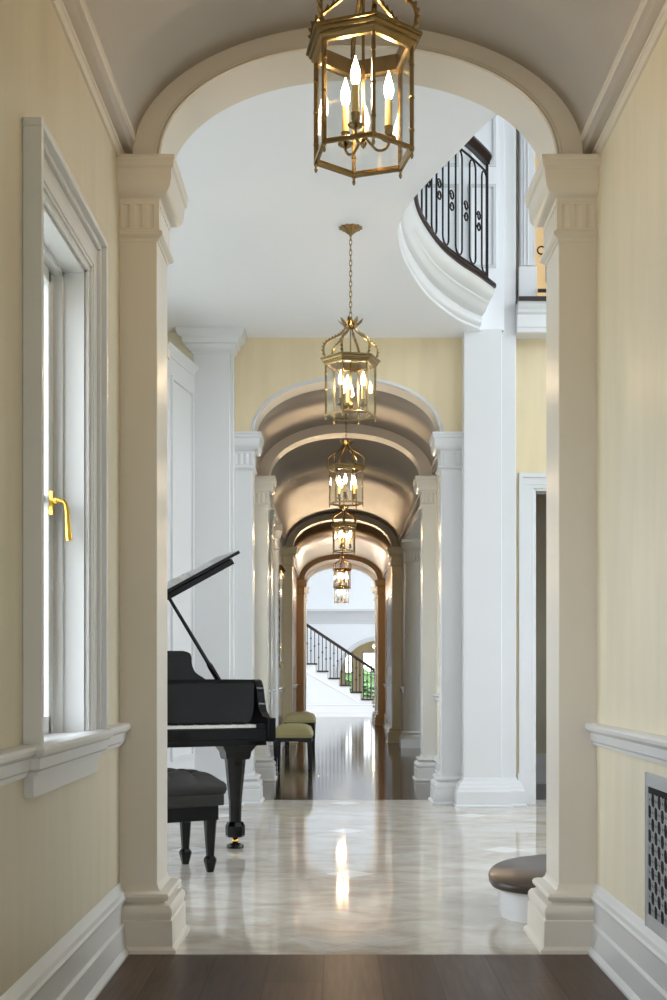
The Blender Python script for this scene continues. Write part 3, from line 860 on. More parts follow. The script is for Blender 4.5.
cm = MB().lathe([(.205,2.78),(.218,2.79),(.222,2.8),(.218,2.81),(.205,2.815)], seg=40)
cm.lathe([(.208,2.815),(.208,2.96)], seg=120, flute=.03, nfl=24)
cm.lathe([(.208,2.955),(.222,2.965),(.225,2.975),(.245,2.99),(.262,3.02),(.268,3.06),(.268,3.08)], seg=40)
cm.box(-.275,.275,-.275,.275,3.075,3.12)
cm.build('capital', 'paint', cl, smooth=True, angle=35)

# left side: flat pilasters, engaged round column, framed picture
def wall_pilaster(y0, y1, label):
    root = sempty(trim_name(), label, 'pilaster', (XL, (y0+y1)/2, 0)); T = Matrix.Translation((-XL, -(y0+y1)/2, 0))
    x1 = XL+.045; path = [(XL,y0),(x1,y0),(x1,y1),(XL,y1)]
    MB().box(XL-.02, x1, y0, y1, .2, 3.14).xf(T).build('shaft', 'paint', root)
    MB().mold(path, [(o*.6,z) for o,z in BASE]).xf(T).build('base', 'paint', root, smooth=True, angle=35)
    capital_mb(path, 0, .6).xf(T).build('capital', 'paint', root, smooth=True, angle=35)
wall_pilaster(14.3, 14.75, 'flat white wall pilaster left of the hall behind the benches')
wall_pilaster(15.6, 16.05, 'second flat white wall pilaster on the left of the hall')
el = sempty(trim_name(), 'half-round white column against the left hall wall', 'column', (XL-.03, 17.1, 0))
MB().lathe([(.1,.25),(.1,2.82)], seg=32).build('shaft', 'paint', el, smooth=True)
MB().box(-.12,.14,-.14,.14,0,.13).lathe([(.135,.13),(.138,.15),(.13,.18),(.115,.19),(.115,.2),(.125,.21),(.122,.235),(.1,.25)], seg=32).build('base', 'paint', el, smooth=True, angle=35)
MB().lathe([(.1,2.8),(.115,2.81),(.115,2.83),(.102,2.84),(.102,2.95),(.12,2.97),(.14,3.02),(.145,3.06)], seg=32).box(-.12,.15,-.15,.15,3.06,3.14).build('capital', 'paint', el, smooth=True, angle=35)
pic = thing('framed_mirror', 'tall dark mirror in an ornate gilt frame on the left hall wall', 'mirror', (XL, 18.75, 1.2))
fm = MB()
w2, h2 = .62, 1.42
fm.mold([(0,0)]*0 or [(0,-w2),(0,w2)], [(0,0),(.05,0),(.05,.04),(.03,.07),(.03,.09),(0,.09)])
fm.mold([(0,-w2),(0,w2)], [(0,h2-.09),(.03,h2-.09),(.03,h2-.07),(.05,h2-.04),(.05,h2),(0,h2)])
fm.box(0,.02,-w2,-w2+.06,0,h2); fm.box(0,.02,w2-.06,w2,0,h2)
fm.lathe([(.0,0),(.05,.01),(.08,.05),(.05,.1),(.02,.14),(0,.15)], (.02,0,h2-.02), 10)
for k in range(12):
    zz = .06 + k*(h2-.12)/11
    fm.lathe([(0,0),(.018,.01),(.024,.04),(.018,.06),(0,.07)], (.012,-w2+.03,zz-.03), 8); fm.lathe([(0,0),(.018,.01),(.024,.04),(.018,.06),(0,.07)], (.012,w2-.03,zz-.03), 8)
fm.build('frame', 'gilt', pic, smooth=True, angle=40)
MB().box(.004,.034,-w2+.055,w2-.055,.08,h2-.08).build('mirror_panel', 'darkart', pic)

# dark-coloured door standing in for the darkness of an opening, right of the fourth-fifth bay
dd = sempty('door_2', 'dark door standing in for a dark side opening on the right of the long hall', 'door', (XR, 24.2, 0))
MB().box(-.02,0,-1.1,1.1,0,2.6).box(-.03,-.02,-.95,-.1,.2,1.1).box(-.03,-.02,.1,.95,.2,1.1).box(-.03,-.02,-.95,-.1,1.25,2.45).box(-.03,-.02,.1,.95,1.25,2.45).build('door_panel', 'darkdoor', dd, bevel=.004)
MB().box(-.03,0,-1.22,-1.1,0,2.72).box(-.03,0,1.1,1.22,0,2.72).box(-.03,0,-1.1,1.1,2.6,2.72).build('casing', 'darkdoor', dd, bevel=.004)

# ================================================================== STAIR HALL
SX0, SX1 = -4.0, 5.0
struct(MB().box(SX0, XL-.2, 29.2, 29.45, 0, 6.5).box(XR+.2, SX1, 29.2, 29.45, 0, 6.5).box(XL-.3, XR+.3, 29.22, 29.45, 4.0, 6.5).build('wall_near', 'paint_matt'))
struct(holes_wall('x', SX0-.2, SX0, 29.2, 40.2, 0, 6.5, [(30.2,32.6,.5,3.4),(30.2,35.6,4,6)]).build('wall_left', 'paint_matt'))
struct(holes_wall('x', SX1, SX1+.2, 29.2, 40.2, 0, 6.5, [(30.2,33.6,.5,3.4),(30.2,35.6,4,6)]).build('wall_right', 'paint_matt'))
struct(MB().box(SX0, SX1, 29.2, 40.2, 6.5, 6.6).build('ceiling', 'paint_matt'))
# far wall with a wide arched opening
YB = 40.0
ac, ahw, azs, ars = 1.5, 1.42, 1.0, 1.22
m = MB(); m.box(SX0, ac-ahw, YB, YB+.2, 0, 6.5); m.box(ac+ahw, SX1, YB, YB+.2, 0, 6.5)
P = [(ac+ahw*math.cos(PI*k/40), azs+ars*math.sin(PI*k/40)) for k in range(41)][::-1]
for y in (YB, YB+.2):
    vs = []; fs = []
    for x, z in P: vs += [(x,y,z),(x,y,6.5)]
    for k in range(40): fs.append((2*k,2*k+2,2*k+3,2*k+1))
    m.add(vs, fs)
vs = []; fs = []
for x, z in P: vs += [(x,YB,z),(x,YB+.2,z)]
for k in range(40): fs.append((2*k,2*k+1,2*k+3,2*k+2))
m.add(vs, fs)
struct(m.build('wall_far', 'paint_matt', smooth=True, angle=30), 'white end wall behind the far staircase with a wide arch', 'wall')
am = MB(); rings = []
for k in range(41):
    t = PI*k/40
    rings.append([(ac+(ahw+o)*math.cos(t), YB-d, azs+(ars+o)*math.sin(t)) for o, d in ((0,0),(0,.03),(.06,.05),(.12,.05),(.14,0))])
am.loft(rings); struct(am.build(trim_name(), 'paint', smooth=True, angle=30))
struct(MB().mold([(SX0,YB),(SX1,YB)], [(0,2.72),(.03,2.72),(.04,2.8),(.06,2.82),(.09,2.95),(.2,3.08),(.26,3.12),(.26,3.18),(0,3.18)]).build(trim_name(), 'paint', smooth=True, angle=30), 'white cornice across the end wall', 'cornice')
# room beyond the arch
struct(holes_wall('y', 50.0, 50.2, -3, 6, 0, 3.6, [(.28,.62,.35,2.0),(1.02,1.75,.1,2.0),(2.3,3.2,.1,2.0)]).build('wall_far', 'linen'))
struct(MB().box(-3,-2.8,40.2,50,0,3.6).box(6,6.2,40.2,50,0,3.6).box(-3,6.2,40.2,50.2,3.6,3.7).build('wall_side', 'linen'))
for i, (x0,x1,z0) in enumerate(((.28,.62,.35),(1.02,1.75,.1),(2.3,3.2,.1))):
    w_ = sempty('window_%d' % (i+4), 'white framed garden window in the room beyond the stair arch', 'window', ((x0+x1)/2, 50, z0))
    hw_ = (x1-x0)/2; H = 2.0-z0
    fm = MB().box(-hw_-.06,-hw_+.04,-.03,.05,0,H).box(hw_-.04,hw_+.06,-.03,.05,0,H).box(-hw_,hw_,-.03,.05,H-.05,H+.06).box(-hw_,hw_,-.03,.05,0,.06).box(-.02,.02,0,.04,0,H).box(-hw_,hw_,0,.04,H*.5-.015,H*.5+.015)
    fm.build('window_frame', 'paint', w_); MB().box(-hw_,hw_,.01,.015,0,H).build('glass_pane', 'glass', w_)
# hedge seen through the garden windows
hg = MB(); gx, gz = 60, 20; vs = []; fs = []
for j in range(gz+1):
    for i in range(gx+1):
        vs.append((-3+10*i/gx + random.uniform(-.05,.05), 53 + random.uniform(-.25,.25) + .12*j*.3, 1.25*j/gz + (random.uniform(-.12,.2) if j == gz else 0)))
for j in range(gz):
    for i in range(gx): a = j*(gx+1)+i; fs.append((a,a+1,a+gx+2,a+gx+1))
hg.add(vs, fs); hg.box(-3,7,53.5,54.5,0,1.1)
ho_ = hg.build('hedge', 'green'); ho_['kind'] = 'stuff'; tag(ho_, 'clipped green garden hedge outside the far windows', 'hedge')
struct(MB().box(-6,9,50.2,60,-.1,-.01).build('floor', 'green'), 'lawn outside the far windows', 'lawn')
# chandelier in far room
ch = thing('chandelier', 'small lit brass chandelier in the room beyond the stair arch', 'chandelier', (1.62, 45.0, 2.0))
MB().lathe([(.0,-.16),(.03,-.14),(.05,-.08),(.02,-.02),(.03,.06),(.012,.1),(.01,.3),(0,1.6)], seg=12).build('stem', 'brass', ch, smooth=True)
for k in range(8):
    a = 2*PI*k/8; c, s_ = math.cos(a), math.sin(a)
    P = catmull([(0,0,-.06),(.1*c,.1*s_,-.14),(.24*c,.24*s_,-.1),(.3*c,.3*s_,0)], 5)
    ar = MB().tube(P, .01, 6).build('arm', 'brass', ch, smooth=True)
    MB().lathe([(.0,0),(.03,.005),(.02,.02),(.015,.07)], (.3*c,.3*s_,0), 8).build('candle', 'candle', ar)
    MB().lathe([(.012,0),(.026,.03),(.02,.07),(0,.11)], (.3*c,.3*s_,.07), 8).build('bulb', 'bulb_dim', ar)

# far staircase
SY = 36.0; k_ = SY/1250
tre = [(316.5,1.43),(328,1.215),(339.5,1.01),(350.8,.81),(361.8,.61),(372.8,.405),(384,.2)]
px = lambda x: (x-337)*k_
fs_ = thing('far_staircase', 'straight staircase with dark treads and iron balusters at the far end of the hall', 'staircase', (0, SY, 0))
DEP = 1.3
run_ = px(327.7)-px(316.5)
steps = [(px(316.5)-run_*j, 1.43+.2035*j) for j in range(9, 0, -1)] + [(px(a), z) for a, z in tre]
sm = MB()
pp = [(steps[0][0]-run_-.03, 0)]
for xe, z in steps: pp += [(xe-run_-.03, z-.035), (xe-.03, z-.035)]
pp += [(steps[-1][0]-.03, 0)]
sm.prism_axis(pp, 0, DEP, 'y')
sm.build('spandrel', 'paint', fs_)
for i, (xe, z) in enumerate(steps):
    if z > 2.9: continue
    MB().box(xe-run_-.0, xe+.015, -.03, DEP, z-.05, z).build('tread', 'tread_wood', fs_, bevel=.005)
MB().mold([(px(300),0),(px(384),0)], [(0,0),(.02,0),(.02,.2),(.03,.21),(.03,.235),(0,.245)]).build('baseboard', 'paint', fs_)
dm = MB(); A = Vector((px(298),0,1.33)); B = Vector((px(359),0,.30)); 
dm.add([(A.x,-.02,A.z),(B.x,-.02,B.z),(B.x-.03,-.02,B.z-.0),(A.x-.03,-.02,A.z-.03),(A.x,0,A.z+.03),(B.x,0,B.z+.03),(B.x,0,B.z-.02),(A.x,0,A.z-.06)], [(0,1,2,3),(0,1,5,4),(3,2,6,7)])
dm.build('panel_moulding', 'rail_wood' if False else 'paint', fs_)
# handrail
sl = (1.258-2.468)/(px(373)-px(310))
hz = lambda x: 2.468 + sl*(x-px(310))
x0h, x1h = px(250), px(386)
hm = MB(); sec = [(-.035,-.05),(.035,-.05),(.04,0),(.025,.05),(-.025,.05),(-.04,0)]
hm.loft([[(x0h, .05+a, hz(x0h)+b) for a,b in sec],[(x1h,.05+a,hz(x1h)+b) for a,b in sec]])
hm.build('handrail', 'rail_wood', fs_)
nb = 0
for i, (xe, z) in enumerate(steps):
    if z > 3.2: continue
    for f in (.17, .5, .83):
        x = xe - run_ + f*run_
        b_ = MB().box(x-.012, x+.012, .04, .062, z, hz(x)-.03)
        hh = hz(x)-z
        for kk, q in enumerate((.35, .7) if nb % 2 else (.52,)):
            b_.lathe([(0,-.035),(.022,-.02),(.028,0),(.022,.02),(0,.035)], (x,.05,z+hh*q), 8)
        b_.build('baluster', 'iron', fs_); nb += 1
MB().box(px(386)-.05, px(386)+.05, 0, .1, 0, 1.15).lathe([(.05,0),(.07,.02),(.06,.06),(.02,.09),(0,.1)], (px(386),.05,1.15), 16).build('newel_post', 'rail_wood', fs_)

# ================================================================== LANTERNS
def lantern_proto():
    """local origin = centre of the bottom rim plane"""
    R, RC, H = .162, .197, .322
    parts = []
    def hexp(r, z, n=6, off=0): return [(r*math.sin(2*PI*k/n+off), -r*math.cos(2*PI*k/n+off), z) for k in range(n)]
    root = thing('pendant_lantern', 'x', 'lantern', (0,0,0))
    # bottom rim
    def hexring(prof):
        m = MB(); rings = [hexp(r, z) for r, z in prof]; rings.append(rings[0])
        m.loft(rings, caps=False); return m
    br = hexring([(R-.004,-.006),(R+.008,-.006),(R+.008,.006),(R+.002,.01),(R-.01,.01),(R-.01,0)])
    for k in range(6):
        p = hexp(R, 0)[k]
        br.lathe([(0,-.034),(.004,-.03),(.006,-.022),(.0035,-.016),(.006,-.01),(.006,-.004)], p, 8)
    br.build('bottom_rim', 'brass', root)
    cap = hexring([(R-.012,H-.006),(R+.004,H-.006),(R+.008,H+.002),(R+.014,H+.006),(RC-.018,H+.010),(RC-.018,H+.016),(RC-.012,H+.018),(RC-.008,H+.026),(RC-.008,H+.030),(RC,H+.032),(RC,H+.041),(RC-.006,H+.044),(R-.005,H+.052),(R-.02,H+.05),(R-.02,H)])
    cap.build('top_rim', 'brass', root)
    for k in range(6):
        a = 2*PI*k/6; sx, sy = math.sin(a), -math.cos(a)
        m = MB().box(-.0055,.0055,-.0055,.0055,.005,H); m.xf(Matrix.Translation((R*sx,R*sy,0)) @ Matrix.Rotation(a,4,'Z'))
        for q in (.18,.5,.82): m.lathe([(0,-.006),(.0085,-.003),(.0085,.003),(0,.006)], (R*sx*1.0,R*sy*1.0,H*q), 6)
        m.build('corner_post', 'brass', root)
        # glass pane between corner k and k+1
        p, q = Vector(hexp(R-.001,0)[k]), Vector(hexp(R-.001,0)[(k+1)%6])
        n_ = Vector(((p.x+q.x),(p.y+q.y),0)).normalized()*.0015
        g_ = MB(); g_.add([p+Vector((0,0,.008)),q+Vector((0,0,.008)),q+Vector((0,0,H-.004)),p+Vector((0,0,H-.004)),
                           p-n_+Vector((0,0,.008)),q-n_+Vector((0,0,.008)),q-n_+Vector((0,0,H-.004)),p-n_+Vector((0,0,H-.004))],
                          [(0,1,2,3),(4,7,6,5),(0,4,5,1),(1,5,6,2),(2,6,7,3),(3,7,4,0)])
        g_.build('glass_pane', 'glass', root)
        # scroll arm
        prof = [(R+.003,H+.045),(R+.014,H+.085),(R+.008,H+.125),(R-.022,H+.155),(R-.062,H+.178),(R-.098,H+.2),(R-.12,H+.225),(R-.13,H+.255)]
        cv = catmull([(r*sx, r*sy, z) for r, z in prof], 4)
        sm_ = MB().tube(cv, .0062, 6)
        # leaf serrations on the outer side
        for i in range(2, len(cv)-5, 2):
            c = cv[i]; t = (cv[i+1]-cv[i-1]).normalized(); up = Vector((sx,sy,0)); nn = (up - t*up.dot(t)).normalized()
            if nn.z < 0 and abs(nn.z) > .5: nn = -nn
            side = t.cross(nn)
            tip = c + nn*.014 + t*.008
            sm_.add([c-t*.010+side*.008, c+t*.010+side*.008, c+t*.010-side*.008, c-t*.010-side*.008, tip+side*.006, tip-side*.006],
                    [(0,1,4),(3,2,5),(1,2,5,4),(0,3,5,4)])
        sm_.build('scroll_arm', 'brass', root)
    # crown of leaves
    cz = H+.245
    cr = MB().lathe([(.0,-.005),(.032,-.005),(.036,.004),(.03,.012),(.022,.018),(.024,.03),(.016,.045),(.01,.055),(.012,.062),(.0,.068)], (0,0,cz), 16)
    for k in range(9):
        a = 2*PI*k/9; c, s_ = math.cos(a), math.sin(a)
        def L(r, z, w): return [(r*c-w*s_, r*s_+w*c, cz+z), (r*c+w*s_, r*s_-w*c, cz+z)]
        v = L(.02,.0,.01)+L(.045,.012,.017)+L(.07,.034,.013)+L(.084,.05,.003)
        cr.add(v, [(0,1,3,2),(2,3,5,4),(4,5,7,6)]); v2 = [(x,y,z-.003) for x,y,z in v]; cr.add(v2, [(0,2,3,1),(2,4,5,3),(4,6,7,5)])
    cr.build('leaf_crown', 'brass', root)
    # central stem
    st = MB().lathe([(0,.0),(.008,.01),(.012,.02),(.006,.03),(.014,.04),(.018,.05),(.012,.06),(.006,.07),(.005,.1),(.005,cz),(0,cz)], (0,0,.02), 12)
    st.build('stem', 'brass', root, smooth=True)
    for k in range(3):
        a = math.radians(-28+120*k); sx, sy = math.sin(a), -math.cos(a); r = .084
        cv = catmull([(.006*sx,.006*sy,.062),(.02*sx,.02*sy,.045),(.045*sx,.045*sy,.022),(.07*sx,.07*sy,.026),(r*sx,r*sy,.045),(r*sx,r*sy,.06)], 5)
        ar = MB().tube(cv, .0045, 8)
        ar.lathe([(.003,-.012),(.01,-.008),(.024,0),(.026,.004),(.012,.006),(.008,.012),(.012,.018),(.014,.024),(.013,.034),(.015,.037),(.015,.041),(.01,.042)], (r*sx,r*sy,.06), 16)
        am_ = ar.build('candle_arm', 'brass', root, smooth=True, angle=50)
        MB().lathe([(.0,.0),(.0115,.0),(.0115,.088),(.006,.09)], (r*sx,r*sy,.1), 14).build('candle_sleeve', 'candle', am_, smooth=True, angle=50)
        MB().lathe([(.0,0),(.007,0),(.0125,.014),(.0155,.028),(.0145,.042),(.009,.062),(.004,.078),(.001,.09),(0,.092)], (r*sx,r*sy,.188), 14).build('bulb', 'bulb', am_, smooth=True)
    return root
def chain_mb(z0, z1):
    m = MB(); n = max(2, int(round((z1-z0)/.034))); d = (z1-z0)/n
    for i in range(n):
        z = z0+d*(i+.5)
        m.torus((0,0,z), .0085, .0026, 'x' if i % 2 else 'y', 12, 5, sx=1, sz=d/.034*2.35)
    return m
LANT = [((.084,4.0,2.760), 10, 3.725, 'large brass hexagonal lantern with three lit candle bulbs hanging nearest, before the first arch'),
        ((.087,8.0,2.755), -19, HC, 'brass hexagonal lantern on a long chain from the flat foyer ceiling'),
        ((.088,12.1,2.753), 22, 3.725, 'brass lantern in the short bay just past the second arch'),
        ((.093,16.8,2.753), 4, 3.725, 'brass lantern between the third and fourth arches, glowing warm'),
        ((.098,23.9,2.753), 12, 3.725, 'dark brass lantern in the lamplit bay before the fifth arch'),
        ((.100,28.6,2.753), 30, 3.725, 'smallest brass lantern, before the last arch by the far staircase')]
proto = lantern_proto()
for i, (loc, rot, zc, lab) in enumerate(LANT):
    r = proto if i == 0 else copy_tree(proto)
    if i: # copies made before the chain was added to the first one
        pass
    LANT[i] = (r, loc, rot, zc, lab)
for r, loc, rot, zc, lab in LANT:
    if lab_s := {16.8: 1, 23.9: 2, 28.6: 3, 12.1: 4}.get(loc[1]):
        def walk(o_):
            for c_ in o_.children:
                if c_.name.startswith('bulb'):
                    c_.material_slots[0].link = 'OBJECT'; c_.material_slots[0].material = M['bulb%d' % lab_s]
                walk(c_)
        walk(r)
    r.location = loc; r.rotation_euler = (0,0,math.radians(rot)); r['label'] = lab; r['group'] = 'brass hall lanterns'
    top = zc-loc[2]
    chain_mb(.322+.307, top-.045).build('chain', 'brass', r, smooth=True)
    MB().lathe([(0,-.055),(.008,-.055),(.012,-.045),(.02,-.04),(.035,-.026),(.055,-.012),(.07,-.006),(.074,-.002),(.07,0)], (0,0,top), 72, .07, 12).build('ceiling_canopy', 'brass', r, smooth=True, angle=60)

# ================================================================== GRAND PIANO
TH = math.radians(24.5)
PO = (-1.742, 7.10, 0)
gp = thing('grand_piano', 'black lacquered grand piano with raised lid, partly behind the first left pilaster', 'piano', PO, TH)
W = 1.5; ZR = 1.068; ZB = .70
def case_outline(inset=0, b0=.26, n=8):
    pts = [(0+inset,b0),(W-inset,b0)]
    cv = catmull([(W-inset,.55,0),(W-inset-.01,.75,0),(W-.13-inset*.8,1.02,0),(W-.42-inset*.7,1.22,0),(W-.62-inset*.6,1.42,0),(W-.74-inset*.6,1.68-inset*.3,0),(W-.92,1.85-inset,0),(.25,1.87-inset,0),(.05+inset,1.74,0),(inset,1.5,0)], n)
    return pts + [(p.x,p.y) for p in cv]
out = case_outline(); inn = case_outline(.05, .26)
m = MB(); rings = [[(x,y,ZB) for x,y in inn],[(x,y,ZB) for x,y in out],[(x,y,ZR-.006) for x,y in out],[(x+(xi-x)*.12,y+(yi-y)*.12,ZR) for (x,y),(xi,yi) in zip(out,inn)],[(x,y,ZR) for x,y in inn],[(x,y,ZR-.12) for x,y in inn]]
m.loft(rings, caps=False); m.build('rim', 'lacquer', gp, smooth=True, angle=40)
MB().prism(inn, ZB+.005, ZB+.03).build('soundboard_bottom', 'blackwood', gp)
MB().prism(case_outline(.055,.42), ZR-.14, ZR-.11).build('iron_plate', 'strings', gp)
# arms / cheeks with S-curved top
def cheek(a0, a1):
    S = catmull([(.0,.832,0),(.06,.832,0),(.10,.84,0),(.145,.87,0),(.18,.93,0),(.20,1.0,0),(.225,1.045,0),(.262,ZR,0),(.32,ZR,0)], 5)
    pts = [(p.x,p.y) for p in S] + [(.32,.685),(.0,.685)]
    return MB().prism_axis(pts, a0, a1, 'x')
for a0, a1 in ((0,.05),(W-.05,W)): cheek(a0,a1).build('arm', 'lacquer', gp, smooth=True, angle=30, bevel=.003)
MB().box(.05,W-.05,.03,.34,.662,.70).box(.05,W-.05,.03,.055,.70,.768).build('keybed', 'lacquer', gp, bevel=.004)
MB().box(.05,.115,.035,.2,.70,.80).box(W-.115,W-.05,.035,.2,.70,.80).build('key_block', 'lacquer', gp, bevel=.004)
kx0, kx1 = .115, W-.115; nk = 52; kw = (kx1-kx0)/nk
for i in range(nk):
    MB().box(kx0+i*kw+.0006, kx0+(i+1)*kw-.0006, .045, .2, .772, .79).build('white_key', 'ivory', gp)
pat = [1,1,0,1,1,1,0]
for i in range(nk-1):
    if pat[(i+5) % 7]:
        x = kx0+(i+1)*kw; MB().box(x-.0055,x+.0055,.095,.2,.788,.801).build('black_key', 'blackwood', gp, bevel=.001)
MB().add([], []) if False else None
fb = MB().prism_axis([(.2,.775),(.215,.775),(.25,1.0),(.25,1.035),(.235,1.035),(.228,1.0)], .05, W-.05, 'x'); fb.build('fallboard', 'lacquer', gp)
MB().box(.05,W-.05,.235,.42,1.03,1.046).build('music_shelf', 'lacquer', gp, bevel=.003)
# music desk with fretted shape
D = catmull([(.29,1.05,0),(.335,1.08,0),(.385,1.115,0),(.405,1.165,0),(.405,1.21,0),(.42,1.238,0),(.46,1.25,0)], 5)
dp = [(p.x,p.y) for p in D]; dp = dp + [(W-x, z) for x, z in dp[::-1]]
n0 = len(dp); md = MB(); md.add([(x,.40+.18*(z-1.05),z) for x,z in dp]+[(x,.418+.18*(z-1.05),z) for x,z in dp],
    [tuple(range(n0))[::-1], tuple(range(n0,2*n0))]+[(i,(i+1)%n0,(i+1)%n0+n0,i+n0) for i in range(n0)])
md.build('music_desk', 'lacquer', gp, bevel=.002)
# lid: hinge on the left spine
PHI = math.radians(29.0)
def lidpt(u, b, h): return (u*math.cos(PHI)-h*math.sin(PHI), b, ZR+.012+u*math.sin(PHI)+h*math.cos(PHI))
LW = 1.58
def lid_outline(b0):
    s_ = LW/W
    return [(0-.0,b0),(LW,b0)] + [(x*s_, y) for x, y in case_outline(0, b0, 6)[2:]]
def slab(pts, h0, h1):
    n = len(pts); m = MB(); m.add([lidpt(u,b,h0) for u,b in pts]+[lidpt(u,b,h1) for u,b in pts],
        [tuple(range(n))[::-1], tuple(range(n,2*n))]+[(i,(i+1)%n,(i+1)%n+n,i+n) for i in range(n)]); return m
slab(lid_outline(.50), 0, .022).build('lid', 'lacquer', gp, bevel=.003)
# front flap folded back over the lid
slab([(0,.27),(LW,.27),(LW,.50),(0,.50)], .028, .05).build('lid_front', 'lacquer', gp, bevel=.003) if False else None
fl = slab([(0.0,.28),(LW,.28),(LW,.42),(LW-.02,.66),(0.0,.66)], .026, .046); fl.build('folded_lid_flap', 'lacquer', gp, bevel=.003)
slab([(.0,.30),(LW-.06,.30),(LW-.06,.52),(0,.52)], -.016, .02).build('lid_edge', 'lacquer', gp, bevel=.003)
# prop stick
pa = Vector((W-.205,.46,ZR-.02)); pb_ = Vector(lidpt(1.08,.46,-.018))
pm = MB().tube([pa, pa+(pb_-pa)*.2, pa+(pb_-pa)*.24, pb_], [.019,.019,.013,.011], 10); pm.build('prop_stick', 'lacquer', gp, smooth=True, angle=50)
# legs
def piano_leg(a, b):
    m = MB()
    def ring(w, z, k=8):
        return [(a+w*math.cos(2*PI*(i+.5)/k), b+w*math.sin(2*PI*(i+.5)/k), z) for i in range(k)]
    m.loft([ring(w,z) for w,z in ((.03,.064),(.056,.07),(.062,.082),(.062,.14),(.05,.165),(.038,.168),(.042,.3),(.066,.55),(.068,.565))])
    br = MB().loft([[(a-w,b-d,z),(a+w,b-d,z),(a+w,b+d,z),(a-w,b+d,z)] for w,d,z in ((.072,.06,.562),(.08,.065,.575),(.085,.07,.61),(.105,.085,.64),(.125,.1,.664))])
    l = m.build('leg', 'lacquer', gp)
    br.build('leg_block', 'lacquer', l, bevel=.004)
    MB().lathe([(0,.028),(.012,.028),(.021,.038),(.023,.048),(.018,.06),(.01,.066),(0,.066)], (a,b,0), 14).build('caster', 'brass_bright', l, smooth=True)
    MB().lathe([(0,0),(.052,0),(.056,.008),(.052,.022),(.04,.026),(.034,.014),(0,.014)], (a,b,0), 24).build('caster_cup', 'blackwood', l, smooth=True)
    return l
piano_leg(W-.155,.31); piano_leg(.155,.31); piano_leg(.62,1.5)
# pedal lyre
ly = MB().box(.68,.705,.5,.55,.16,.70).box(.795,.82,.5,.55,.16,.70).box(.64,.86,.44,.56,.1,.17); lyo = ly.build('pedal_lyre', 'lacquer', gp, bevel=.004)
for k in range(3): MB().box(.69+.05*k,.71+.05*k,.33,.46,.115,.125).build('pedal', 'brass_bright', lyo, bevel=.003)

# ================================================================== PIANO BENCH
TB = math.radians(31)
er = Vector((math.cos(TB), math.sin(TB))); ed = Vector((-math.sin(TB), math.cos(TB)))
fr_ = Vector((-.707, 6.965)); BW, BD = .78, .43
org = fr_ - er*(BW/2-.06) + ed*(.335/2)
pb = thing('piano_bench', 'black tufted leather piano bench with tapered legs in front of the piano', 'bench', (org.x, org.y, 0), TB)
# tufted cushion
nx, ny_ = 64, 36; cu = MB(); vs = []; fs = []
def cz(u, v):
    cu_ = abs(math.sin(PI*u*5)); cv_ = abs(math.sin(PI*v*3))
    dome = (max(0,1-(2*u-1)**4)**.5)*(max(0,1-(2*v-1)**4)**.5)
    return .505 + .03*dome + .042*min(cu_, 1)**.45*min(cv_,1)**.45*dome
def edge(u):  # rounded plan edge
    return u
for j in range(ny_+1):
    for i in range(nx+1):
        u, v = i/nx, j/ny_
        vs.append(((u-.5)*BW, (v-.5)*BD, cz(u,v)))
for j in range(ny_):
    for i in range(nx): a = j*(nx+1)+i; fs.append((a,a+1,a+nx+2,a+nx+1))
cu.add(vs, fs)
per = [(i,0) for i in range(nx)]+[(nx,j) for j in range(ny_)]+[(nx-i,ny_) for i in range(nx)]+[(0,ny_-j) for j in range(ny_)]
rings = []
for o, z in ((0,.505),(.012,.49),(.014,.46),(.006,.437),(0,.432)):
    rg = []
    for i, j in per:
        x = (i/nx-.5)*(BW+2*o); y = (j/ny_-.5)*(BD+2*o); rg.append((x,y,z))
    rings.append(rg)
cu.loft(rings, caps=False)
cu.build('seat_cushion', 'leather', pb, smooth=True, angle=60)
MB().box(-BW/2-.004,BW/2+.004,-BD/2-.004,BD/2+.004,.372,.434).build('seat_box', 'leather', pb, bevel=.006)
MB().box(-BW/2+.02,BW/2-.02,-BD/2+.02,BD/2-.02,.29,.373).build('apron', 'blackwood', pb, bevel=.003)
lx, lyy = BW/2-.06, .335/2
for sx in (-1,1):
    for sy in (-1,1):
        def rg(w, z): return [(sx*lx+p*w, sy*lyy+q*w, z) for p,q in ((-1,-.6),(-.6,-1),(.6,-1),(1,-.6),(1,.6),(.6,1),(-.6,1),(-1,.6))]
        MB().loft([rg(w,z) for w,z in ((.017,0),(.031,.06),(.031,.075),(.02,.09),(.02,.1),(.032,.29),(.034,.30))]).build('leg', 'blackwood', pb)

